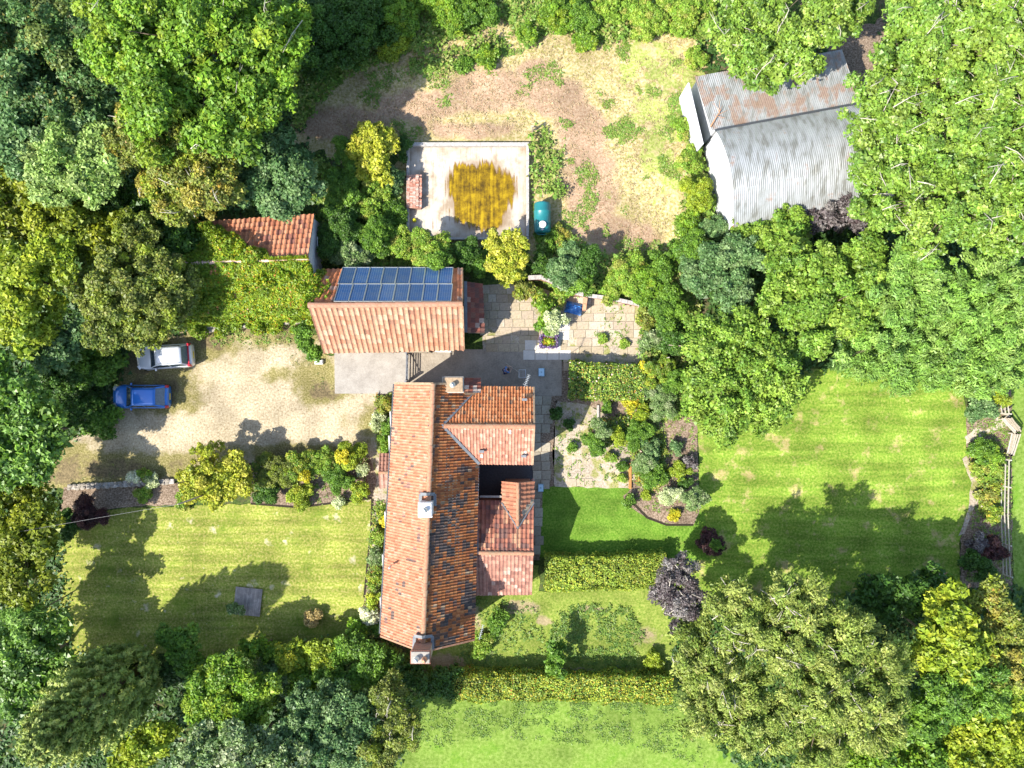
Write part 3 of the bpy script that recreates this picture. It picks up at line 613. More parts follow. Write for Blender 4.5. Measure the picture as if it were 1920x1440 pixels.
# gutters, fascia
strip(house, 'gutter', [(-2.32, -5.7, 4.42), (-2.38, -8.2, 4.42)], .12, m_white, .08, 0)
strip(house, 'gutter', [(-2.42, -8.3, 4.42), (-2.68, -17.4, 4.42)], .11, m_dark, .08, 0)
strip(house, 'gutter', [(-8.16, 0, 4.4), (-9.13, -17.2, 4.4)], .1, m_dark, .08, 0)
strip(house, 'parapet_coping', [(-2.3, -8.02, 2.7), (-.75, -8.02, 2.7)], .14, m_conc.m, .1, 0)
# porch on the west wall
pr0, pr1 = Vector((-9.5, -6.32, 2.75)), Vector((-8.25, -6.32, 2.75))
roof_objects(house, [Vector((-8.3, -5.0, 2.15)), Vector((-9.55, -5.0, 2.15)), pr0, pr1], .26, .30, tile_obj_mat('porch_tile', [(0, (.24, .12, .09)), (1, (.36, .19, .13))]))
roof_objects(house, [Vector((-9.55, -7.5, 2.15)), Vector((-8.3, -7.5, 2.15)), pr1, pr0], .30, .36, tile_obj_mat('porch_tile_pale', [(0, (.30, .15, .105)), (1, (.36, .22, .17))]))
ridge(house, pr0, pr1, .12, .4); walls(house, Vector((-9.4, -7.35, 2.1)), Vector((-8.6, -7.35, 2.1)), Vector((-8.6, -5.15, 2.1)), Vector((-9.4, -5.15, 2.1)), Vector((-9.4, -6.32, 2.65)), Vector((-8.6, -6.32, 2.65)), m_brick, name='porch_wall')
for y in (-2.5, -4.2, -9.5, -12.5, -15.5): window(house, (-8.33-(-y)*.053, y, 3.2), -1, -.05, 1.1, 1.1); window(house, (-8.33-(-y)*.053, y, 1.3), -1, -.05, 1.1, 1.1)
for y in (-16.2,): window(house, (-2.80, y, 3.2), 1, 0, .9, 1); window(house, (-2.8, y, 1.4), 1, 0, .9, 1)
for x in (-7, -3.6): window(house, (x, -.06, 1.5), 0, 1, 1, 1.1)
window(house, (1.26, -1.6, 1.5), 1, 0, 1.1, 1.1); window(house, (1.26, -2.8, 4.0), 1, 0, 1.0, 1.0); window(house, (1.3, -13, 1.4), 1, 0, 1.2, 1.0)
door(house, (1.26, -4.3, 0), 1, 0, mat=m_dark); door(house, (-8.62, -8.6, 0), -1, 0)
# chimneys
def chimney(parent, x, y, w_, d_, z0, z1, mat, pots, cap=None, label=None):
    m = MB(); m.box((x, y, (z0+z1)/2), (w_, d_, z1-z0)); m.box((x, y, z1-.28), (w_+.08, d_+.08, .1)); m.box((x, y, z1-.02), (w_+.12, d_+.12, .12))
    o = m.build('chimney', mat, parent, bevel=.012)
    if label: o['label'] = label
    MB().box((x, y, z1+.07), (w_+.02, d_+.02, .07)).build('chimney_cap', cap or m_conc.m, o, bevel=.02)
    for (px, py, hh, mm) in pots:
        p = MB(); p.tube([(x+px, y+py, z1+.08), (x+px, y+py, z1+.14), (x+px, y+py, z1+hh)], [.19, .17, .15], 14, cap=False)
        p.tube([(x+px, y+py, z1+hh), (x+px, y+py, z1+hh-.02), (x+px, y+py, z1+.1)], [.15, .10, .09], 14, cap=True)
        p.tube([(x+px, y+py, z1+hh-.05), (x+px, y+py, z1+hh)], [.19, .18], 14, cap=False); p.build('chimney_pot', mm, o, True)
    return o
chimney(house, -5.80, -17.30, 1.15, .72, 6.0, 8.55, m_brick, [(-.24, -.08, .42, m_potw), (.28, -.08, .45, m_potr)], label='south gable chimney with one white and one terracotta pot')
chimney(house, -5.55, -8.05, .8, .85, 6.2, 8.1, m_white, [(0, 0, .34, m_potw)], cap=m_white, label='whitewashed chimney astride the ridge')
chimney(house, -3.92, -.05, 1.3, .95, 3.5, 6.35, m_render, [(.0, 0, .4, m_potw)], cap=m_mort, label='cream chimney at the north eaves')
mm = MB(); mm.add([(-3.2, .42, 5.3), (-2.2, .42, 4.5), (-2.2, -.75, 4.72), (-3.2, -.75, 5.5), (-3.2, .42, 3.5), (-2.2, .42, 3.5), (-2.2, -.75, 3.5), (-3.2, -.75, 3.5)], [(0, 1, 2, 3)[::-1], (0, 4, 5, 1), (1, 5, 6, 2), (2, 6, 7, 3), (3, 7, 4, 0)]); mm.build('chimney_shoulder', m_mort, house)
roof('roof_tiles', house, [(-2.15, -.6, 4.8), (-2.15, .42, 4.62), (-3.2, .42, 5.45), (-3.2, -.6, 5.6)], .26, .3, col_mot, .03, 'mottled tiles beside the cream chimney')
for (x, y, z, s) in ((-5.83, -17.1, 7.4, 1), (-5.55, -7.7, 7.35, .8)):
    strip(house, 'lead_flashing', [(x-.62*s, y-.3, z-.55), (x-.55*s, y+.62*s, z-.42), (x, y+.66*s, z-.05)], .2, m_lead)
    strip(house, 'lead_flashing', [(x+.62*s, y-.3, z-.55), (x+.62*s, y+.62*s, z-.42), (x, y+.66*s, z-.05)], .2, m_lead)
for (x, y, z) in ((-8.2, -12.3, 5.6),): MB().tube([(x, y, z-.3), (x, y, z+.45)], [.07, .06], 10).build('vent_pipe', m_white, house, True)
for (x, y, z) in ((.85, -1.05, 5.35), (-2.05, -4.55, 5.35), (.8, -4.9, 5.1)): MB().box((x, y, z+.1), (.35, .18, .18)).build('roof_vent', m_lead, house, bevel=.02)
def aerial(x, y, z, dx, dy, label, n=7, L=.7):
    t = thing('tv_aerial', label, 'aerial', (x, y, z), 'tv aerials on the farmhouse'); d = Vector((dx, dy, 0)).normalized(); s = Vector((-d.y, d.x, 0))
    MB().tube([(x, y, z), (x, y, z+1.1)], .02, 6).build('mast', m_alu, t)
    b = Vector((x, y, z+1.0)); MB().tube([b-d*.15, b+d*L], .016, 5).build('boom', m_alu, t)
    for k in range(n): p = b+d*(L*k/(n-1)); MB().tube([p-s*(.11 if k else .16), p+s*(.11 if k else .16)], .010, 4).build('element', m_alu, t)
aerial(.9, -.05, 4.2, .35, .9, 'slim silver tv aerial above the north wing eaves'); aerial(-2.2, -17.3, 4.0, .25, .95, 'silver tv aerial beside the south end of the east eaves', 8, .9)

# ================================================================ GARAGE / STABLE WITH SOLAR PANELS
gar = thing('garage', 'long outbuilding with a peach coloured tile roof and solar panels on its north slope', 'outbuilding', (-8.6, 5.3, 0))
gSW, gSE, gNE, gNW = Vector((-13.45, 2.2, 2.6)), Vector((-3.43, 2.45, 2.6)), Vector((-3.55, 8.28, 2.6)), Vector((-13.5, 8.2, 2.6)); gRW, gRE = Vector((-13.7, 5.28, 5.75)), Vector((-3.33, 5.38, 5.72))
mt_g = tile_obj_mat('garage_tile', [(0, (.36, .175, .105)), (.3, (.42, .24, .15)), (.6, (.36, .155, .09)), (.85, (.46, .29, .19)), (1, (.22, .11, .07))], (.27, .19, .07), 6)
roof_objects(gar, [gSW, gSE, gRE, gRW], .352, .435, mt_g, amp=.052, lift=.05)
def col_gn(p, rg, t): return mixc(rg, [(5, (.56, .20, .09)), (3, (.46, .17, .09)), (2, (.40, .24, .18))], .2)
roof('roof_tiles', gar, [gNE, gNW, gRW, gRE], .35, .42, col_gn, .045, 'orange tiles of the north slope')
ridge(gar, gRW+Vector((0, 0, .03)), gRE+Vector((0, 0, .03)), .2, .46, tile_obj_mat('garage_ridge', [(0, (.34, .18, .11)), (1, (.38, .20, .13))]))
walls(gar, ins(gSW, .2, .2), ins(gSE, -.15, .2), ins(gNE, -.15, -.2), ins(gNW, .2, -.2), ins(gRW, .2, 0, 5.6), ins(gRE, -.15, 0, 5.6), m_render)
strip(gar, 'verge_mortar', [gSE, gRE, gNE], .12, m_ridge)
for x in (-12, -9.5, -7): door(gar, (x, 2.38, 0), 0, -1, 2.0, 2.1, m_wood)
window(gar, (-5, 2.4, 1.4), 0, -1, 1.1, .9)
# solar panels
m_cell = M('solar_cells', .22, .6); mp = m_cell.map((1, 1, 1)); _br = m_cell.n('ShaderNodeTexBrick'); _br.offset = 0; _br.inputs['Scale'].default_value = 1
for k_, v_ in (('Brick Width', .158), ('Row Height', .158), ('Mortar Size', .006)): _br.inputs[k_].default_value = v_
_br.inputs['Color1'].default_value = (.018, .085, .25, 1); _br.inputs['Color2'].default_value = (.022, .10, .29, 1); _br.inputs['Mortar'].default_value = (.35, .42, .5, 1); lk(m_cell.nt, mp, _br.inputs[0])
m_cell.col(m_cell.mix(m_cell.ramp(m_cell.noise(1.7, 6), [(.45, 0), (.75, .35)]), m_cell.mix(m_cell.ramp(m_cell.orand(), [(0, 0), (1, .5)]), _br.outputs[0], (.04, .075, .14)), (.16, .18, .18))); m_cell = m_cell.m
m_cell.node_tree.nodes['Principled BSDF'].inputs['Coat Weight'].default_value = .3
arr = thing('solar_array', 'two rows of blue solar panels on the north slope of the peach tiled outbuilding', 'solar panels', (-8.1, 6.8, 4))
Vn = (gRE-gNE).normalized(); A0 = gNE.lerp(gNW, (12.05-3.55)/9.95) ; 
for j in range(2):
    for i in range(8):
        x0 = -12.13+.985*i+.02; slopeU = Vector((1, .005, 0)).normalized()
        def sp(x, t):
            e = Vector((x, 8.24, 2.6)); r_ = Vector((x+.06*t*3, 5.33, 5.74)); n_ = Vector((0, .733, .68)); return e.lerp(r_, t)+n_*.16
        a, b, c_, d_ = sp(x0, .02+.475*j), sp(x0+.955, .02+.475*j), sp(x0+.955+.09*(1), .485+.475*j), sp(x0+.09, .485+.475*j)
        ctr = (a+b+c_+d_)/4; org = ORG[arr.name]
        X = (b-a).normalized(); Nn = X.cross(d_-a).normalized(); Nn = Nn if Nn.z > 0 else -Nn; Y = Nn.cross(X); Wd = (b-a).length; Lh = (d_-a).length
        me = bpy.data.meshes.new('solar_panel'); v = []
        for z in (-.02, .0): v += [(-Wd/2+.02, -Lh/2+.02, z), (Wd/2-.02, -Lh/2+.02, z), (Wd/2-.02, Lh/2-.02, z), (-Wd/2+.02, Lh/2-.02, z)]
        me.from_pydata(v, [], [(3, 2, 1, 0), (4, 5, 6, 7), (0, 1, 5, 4), (1, 2, 6, 5), (2, 3, 7, 6), (3, 0, 4, 7)])
        o = bpy.data.objects.new('solar_panel', me); me.materials.append(m_cell); COL.objects.link(o); o.parent = arr
        mt = Matrix((X, Y, Nn)).transposed().to_4x4(); mt.translation = ctr-org; o.matrix_local = mt
        fr = MB(); hw, hl = Wd/2, Lh/2
        for q in ((-hw, -hl, hw, -hl), (hw, -hl, hw, hl), (hw, hl, -hw, hl), (-hw, hl, -hw, -hl)): fr.beam((q[0], q[1], 0), (q[2], q[3], 0), .05, .05)
        mf = bpy.data.meshes.new('frame'); mf.from_pydata(fr.v, [], fr.f); mf.materials.append(m_alu); fo = bpy.data.objects.new('frame', mf); COL.objects.link(fo); fo.parent = o
# small lean-to east of the garage
lt = thing('tiled_lean_to', 'narrow lean-to with mottled dark red tiles at the east end of the peach tiled outbuilding', 'lean-to', (-2.7, 5.4, 0))
a0, a1, a2, a3 = Vector((-1.98, 3.66, 2.3)), Vector((-2.1, 7.2, 2.3)), Vector((-3.3, 7.3, 2.85)), Vector((-3.28, 3.66, 2.85))
roof_objects(lt, [a0, a1, a2, a3], .34, .34, tile_obj_mat('mottled_tile', [(0, (.17, .06, .045)), (.4, (.27, .09, .06)), (.7, (.12, .06, .05)), (.9, (.30, .14, .09)), (1, (.4, .3, .24))], (.48, .40, .34), 14), amp=.04)
strip(lt, 'lead_flashing', [a2, a3], .22, m_lead)
MB().prism([(-3.25, 3.8), (-2.15, 3.8), (-2.15, 7.0), (-3.25, 7.0)], -.05, 2.15).build('wall', m_render, lt)
door(lt, (-2.13, 5.4, 0), 1, 0, mat=m_dark)

# ================================================================ CREEPER-CLAD OUTBUILDING
ob = thing('creeper_outbuilding', 'old tiled outbuilding with a white east gable, half buried in creeper', 'outbuilding', (-18.3, 8.6, 0))
oN0, oN1 = Vector((-22.6, 11.5, 2.8)), Vector((-14.08, 12.07, 2.8)); oR0, oR1 = Vector((-22.6, 8.3, 4.5)), Vector((-14.1, 8.68, 4.4)); oS0, oS1 = Vector((-22.6, 5.0, 2.8)), Vector((-14.15, 5.35, 2.8))
mt_o = tile_obj_mat('old_orange_tile', [(0, (.44, .17, .08)), (.4, (.50, .24, .14)), (.8, (.38, .14, .075)), (1, (.20, .09, .07))], None, 6)
roof_objects(ob, [oN1, oN0, oR0, oR1], .355, .40, mt_o, amp=.05, lift=.05)
roof('roof_tiles', ob, [oS0, oS1, oR1, oR0], .35, .42, col_gn, .045, 'hidden tiles under the creeper')
ridge(ob, oR0, oR1+Vector((.03, 0, .02)), .16, .42, tile_obj_mat('pink_ridge', [(0, (.64, .36, .28)), (1, (.60, .42, .34))]))
m_gab = simple('whitewashed_gable', (.60, .58, .56), .9, .15, var=.18, scale=4)
walls(ob, ins(oS0, .2, .15), ins(oS1, -.12, .15), ins(oN1, -.12, -.2), ins(oN0, .2, -.2), ins(oR0, .2, 0, 4.3), ins(oR1, -.12, 0, 4.25), m_gab)
door(ob, (-14.1, 6.9, 0), 1, .02, mat=m_wood); window(ob, (-14.12, 10.2, 1.4), 1, .02, .9, .8)
# ================================================================ CORRUGATED BARN
bar = thing('barn', 'corrugated iron barn with a curved grey roof and a rusty lower lean-to', 'barn', P(1470, 270))
def corr_mat(name, rustbase):
    m = M(name, .45, .5, .55); s = m.map((2.6, .7, 1), rot=(0, 0, R(-10))); f = m.noise(1, 6, .6, vec=s); g = m.noise(.9, 8, .7)
    base = m.ramp(f, [(.36, (.19, .19, .17)), (.48, (.29, .30, .29)), (.60, (.35, .36, .36))])
    k = m.math('ADD', m.math('MULTIPLY', m.orand(), rustbase*.10), m.math('ADD', m.math('MULTIPLY', f, .35), m.math('MULTIPLY', g, .65)))
    rust = m.ramp(m.noise(5, 5), [(.3, (.22, .10, .05)), (.7, (.32, .20, .12))])
    m.col(m.mix(m.ramp(k, [(.58-rustbase*.06, 0), (.66-rustbase*.06, .7)]), base, rust)); m.b.inputs['Metallic'].default_value = .25; m.bump(m.noise(3), .01); return m.m
m_corr = corr_mat('galvanised_sheet', .12); m_corr2 = corr_mat('rusting_sheet', .85)
m_sheetwhite = simple('white_sheet_cladding', (.58, .59, .60), .6, .3, var=.08, scale=3)
bx = Vector((math.cos(R(10.5)), math.sin(R(10.5)), 0)); by = Vector((-bx.y, bx.x, 0))
def corr_sheet(parent, fn, u0, u1, v0, v1, mat, waves=6, nv=4, name='roof_sheet', lift=0):
    "fn(u, v) -> (point, normal); one corrugated sheet"
    nu = waves*4; V = []; Fq = []; org = ORG[parent.name]
    for j in range(nv+1):
        for i in range(nu+1):
            p, n = fn(u0+(u1-u0)*i/nu, v0+(v1-v0)*j/nv); V.append(p+n*(.015*math.cos(2*math.pi*i/4)+lift+(0 if j else .012))-org)
    for j in range(nv):
        for i in range(nu): a = j*(nu+1)+i; Fq.append((a, a+1, a+nu+2, a+nu+1))
    me = bpy.data.meshes.new(name); me.from_pydata([tuple(v) for v in V], [], Fq); me.polygons.foreach_set('use_smooth', [True]*len(Fq)); return link(name, me, mat, parent)
# curved part: from NW eave corner, 11.2 m long, 7 m span
B0 = P(1342, 246, 3.7); SP = 6.75; LN = 11.4
def arch(u, v):
    h = 3.7+1.55*math.sin(math.pi*v)**.8 if 0 < v < 1 else 3.7
    e = .01; hh = lambda q: 3.7+1.55*math.sin(math.pi*min(max(q, 1e-4), 1-1e-4))**.8
    p = Vector((B0.x, B0.y, 0))+bx*u-by*SP*v; p.z = h; dv = -by*SP*2*e+Vector((0, 0, hh(v+e)-hh(v-e))); n = bx.cross(dv); n = n if n.z > 0 else -n
    return p, n.normalized()
for i in range(14):
    for j in range(3): corr_sheet(bar, arch, i*LN/14, (i+1)*LN/14+.03, j/3, (j+1)/3+.012, m_corr, 6, 5, lift=.015*((i+j) % 2))
# lower lean-to to the north
L0 = P(1302, 144, 3.0); L1 = P(1334, 243, 3.3); LL = 10.6
def lean(u, v): p = L0.lerp(L1, v)+bx*u+Vector((0, 0, 0)); return p, Vector((0, 0, 1))
for i in range(13):
    for j in range(2): corr_sheet(bar, lean, i*LL/13, (i+1)*LL/13+.03, j/2, (j+1)/2+.02, m_corr2, 6, 2, lift=.015*((i+j) % 2))
mb = MB(); mb.prism([tuple((L0+bx*.35)[:2]), tuple((L0+bx*(LL-.2))[:2]), tuple((L1+bx*(LL-.2))[:2]), tuple((L1+bx*.35)[:2])], -.05, 2.9); mb.build('wall', m_sheetwhite, bar)
# white clad west wall of the lean-to, standing slightly proud; curved gable ends
wp = MB(); wa, wb = P(1291, 155, 2.9), P(1318, 270, 2.9); wp.beam((wa.x, wa.y, 1.45), (wb.x, wb.y, 1.45), .1, 2.9); wp.build('side_panel', m_sheetwhite, bar)
for u in (.12, LN-.12):
    g = MB(); n = 16; pts = [arch(u, k/n)[0]-Vector((0, 0, .08)) for k in range(n+1)]
    base = [Vector((p.x, p.y, -.05)) for p in pts]; g.add(pts+base, [(k, k+1, n+2+k, n+1+k) for k in range(n)]); g.build('gable_wall', m_sheetwhite, bar)
for v in (.01, .99):
    a = arch(.1, v)[0]; b = arch(LN-.1, v)[0]; g = MB(); g.add([(a.x, a.y, 0), (b.x, b.y, 0), (b.x, b.y, 3.6), (a.x, a.y, 3.6)], [(0, 1, 2, 3)]); g.build('side_wall', m_corr2, bar)
a = arch(.0, 1)[0]; b = arch(LN, 1)[0]; MB().beam(a-Vector((0, 0, .1)), b-Vector((0, 0, .1)), .12, .14).build('eaves_beam', simple('rusty_steel', (.36, .17, .09), .8), bar)
a = arch(.0, 0)[0]; b = arch(LN, 0)[0]; MB().beam(a+by*.1-Vector((0, 0, .1)), b+by*.1-Vector((0, 0, .1)), .14, .1).build('gutter', m_dark, bar)
dead = thing('dead_branch', 'bare brown dead branch lying on the rusty lower barn roof', 'branch', P(1336, 232, 3.4))
mb = MB(); p0 = P(1332, 238, 3.42); q = P(1352, 205, 3.42); mb.tube([p0, p0.lerp(q, .5)+Vector((0, 0, .05)), q], [.06, .045, .02], 6)
for an, L in ((.5, .9), (-.6, .8), (1.2, .7), (-1.3, .6), (.1, .6)):
    d = (q-p0).normalized(); d = Matrix.Rotation(an, 3, 'Z') @ d; s_ = p0.lerp(q, .75+an*.1); mb.tube([s_, s_+d*L+Vector((0, 0, .05))], [.025, .008], 4)
mb.build('wood', simple('dead_wood', (.40, .22, .12), .9), dead)

# ================================================================ CONCRETE BASIN
ba = thing('concrete_basin', 'low square concrete basin with pale walls and a stained ochre puddle', 'basin', P(877, 358))
m_pond = M('basin_floor', .8, .3)
tcx = m_pond.map((5.5, .35, 1)); st = m_pond.noise(1, 5, .6, vec=tcx); bl = m_pond.noise(.7, 7, .65)
pale = m_pond.ramp(m_pond.math('ADD', m_pond.math('MULTIPLY', st, .3), m_pond.math('MULTIPLY', bl, .7)), [(.38, (.28, .21, .14)), (.48, (.43, .37, .29)), (.56, (.55, .50, .43))])
pond = m_pond.ramp(m_pond.math('ADD', m_pond.math('MULTIPLY', st, .4), m_pond.math('MULTIPLY', m_pond.noise(1.6, 9, .75), .6)), [(.40, (.06, .035, .003)), (.50, (.19, .115, .003)), (.60, (.36, .24, .006))])
sel = m_pond.math('ADD', m_pond.attr('m1'), m_pond.math('MULTIPLY', m_pond.math('SUBTRACT', m_pond.math('ADD', m_pond.math('MULTIPLY', st, .7), m_pond.math('MULTIPLY', bl, .5)), .6), 2.0))
c1 = m_pond.mix(m_pond.ramp(sel, [(.02, 0), (.25, .35), (.40, 1)]), pale, (.18, .11, .06)); c1 = m_pond.mix(m_pond.ramp(sel, [(.36, 0), (.50, 1)]), c1, pond)
spots = m_pond.ramp(m_pond.vor(2.6), [(.0, 1), (.045, 1), (.06, 0)]); c1 = m_pond.mix(m_pond.math('MULTIPLY', spots, m_pond.ramp(bl, [(.4, .2), (.6, 1)])), c1, (.42, .38, .2))
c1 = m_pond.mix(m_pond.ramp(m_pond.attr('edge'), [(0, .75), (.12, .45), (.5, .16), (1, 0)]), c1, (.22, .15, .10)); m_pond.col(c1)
lk(m_pond.nt, m_pond.ramp(sel, [(.34, .8), (.5, .35)]), m_pond.b.inputs['Roughness'])
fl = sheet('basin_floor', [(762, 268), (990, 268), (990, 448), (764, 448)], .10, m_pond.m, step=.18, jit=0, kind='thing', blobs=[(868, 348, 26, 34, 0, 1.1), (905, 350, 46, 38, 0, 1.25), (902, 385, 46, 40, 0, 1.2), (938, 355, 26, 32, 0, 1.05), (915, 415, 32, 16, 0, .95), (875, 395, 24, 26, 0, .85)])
for a_ in ('kind',): 
    if a_ in fl: del fl[a_]
fl.parent = ba; fl.matrix_parent_inverse = Matrix.Translation(-ORG[ba.name])
m_cope = simple('weathered_coping', (.38, .35, .32), .85, .2, var=.3, scale=7, bump=.02)
x0, y0 = P(762, 0, .5).x, P(0, 267, .5).y; x1, y1 = P(992, 0, .5).x, P(0, 449, .5).y
for nm, c_, s_ in (('north', ((x0+x1)/2, y0-.12, .2), (x1-x0, .26, .62)), ('south', ((x0+x1)/2, y1+.08, .2), (x1-x0, .16, .62)), ('east', (x1-.1, (y0+y1)/2, .2), (.2, y0-y1-.44, .622)), ('west', (x0+.1, (y0+y1)/2, .2), (.2, y0-y1-.44, .622))):
    MB().box(c_, s_).build('basin_wall', m_cope, ba, bevel=.015)
# concrete ledge inside west wall and pile of bricks
bp = thing('brick_pile', 'block of pale reclaimed bricks stacked in the west side of the basin', 'brick pile', P(777, 360, .1))
m_bk = tile_obj_mat('reclaimed_brick', [(0, (.40, .18, .12)), (.3, (.46, .30, .24)), (.55, (.34, .13, .085)), (.8, (.50, .40, .34)), (1, (.42, .22, .16))], (.46, .40, .34), 12)
bme = bpy.data.meshes.new('brick'); t_ = MB().box((0, 0, 0), (.215, .1, .07)); bme.from_pydata(t_.v, [], t_.f); bme.materials.append(m_bk)
rr = random.Random(4); ctr = P(777, 360, .5); 
MB().box((ctr.x, ctr.y, .34), (.94, 2.44, .46)).build('lower_courses', m_brick, bp)
for k in range(2):
    for j in range(22):
        for i in range(5 if k == 0 else 4):
            if rr.random() < .04: continue
            o = bpy.data.objects.new('brick', bme); COL.objects.link(o); o.parent = bp
            o.location = Vector((ctr.x-.44+.222*i+rr.uniform(-.02, .02), ctr.y-1.17+.112*j+rr.uniform(-.012, .012), .605+.075*k))-ORG[bp.name]; o.rotation_euler = (rr.uniform(-.05, .05), rr.uniform(-.05, .05), rr.uniform(-.12, .12))
MB().tube([P(777, 413, .12), P(777, 413, .3)], [.16, .13], 12).build('yellow_bucket', simple('yellow_plastic', (.70, .62, .02), .5), None, True)
tag(bpy.data.objects['yellow_bucket'], 'small bright yellow tub in the southwest corner of the basin', 'tub')

# ================================================================ OIL TANK
tk = thing('oil_tank', 'green plastic oil tank with a pale round lid beside the basin', 'oil tank', P(1018, 408))
m_tank = simple('green_plastic', (.015, .16, .17), .38, .5, var=.12, scale=2)
c_ = P(1017, 408, .9); mb = MB(); n = 20; Rr = .62; secs = []
prof = [(-1.12, .45), (-1.08, .56), (-.95, .61), (-.5, .62), (-.46, .645), (-.40, .645), (-.36, .62), (.36, .62), (.40, .645), (.46, .645), (.5, .62), (.95, .61), (1.08, .56), (1.12, .45)]
vs = []; fs = []
for y, r_ in prof:
    for k in range(n):
        a = 2*math.pi*k/n; vs.append((c_.x+math.cos(a)*r_, c_.y+y, .85+math.sin(a)*r_*1.02))
for i in range(len(prof)-1): fs += [(i*n+k, (i+1)*n+k, (i+1)*n+(k+1) % n, i*n+(k+1) % n) for k in range(n)]
fs += [tuple(range(n)), tuple(range((len(prof)-1)*n, len(prof)*n))[::-1]]; mb.add(vs, fs); mb.build('tank_body', m_tank, tk, True)
for y in (-.7, .7): MB().box((c_.x, c_.y+y, .13), (1.1, .3, .3)).build('support', m_conc.m, tk, bevel=.02)
MB().tube([(c_.x, c_.y-.62, 1.42), (c_.x, c_.y-.62, 1.54), (c_.x, c_.y-.62, 1.56)], [.26, .26, .2], 20).build('lid', m_potw, tk, True)
MB().tube([(c_.x-.02, c_.y-.98, 1.3), (c_.x-.02, c_.y-.98, 1.52)], [.09, .08], 10).build('filler_cap', m_alu, tk, True)
mb = MB(); mb.tube([(c_.x-.5, c_.y-1.05, .9), (c_.x-.3, c_.y-1.22, .8), (c_.x+.3, c_.y-1.22, .8), (c_.x+.5, c_.y-1.05, .9)], .04, 6); mb.build('pipe', m_tank, tk, True)
ps = thing('gate_post', 'lone wooden post at the northeast corner of the basin', 'post', P(998, 247)); q = P(998, 247)
MB().box((q.x, q.y, .6), (.14, .14, 1.25)).build('post', m_wood, ps, bevel=.01); MB().beam((q.x, q.y, 1.1), (q.x+.5, q.y+.25, .25), .07, .07).build('brace', m_wood, ps)

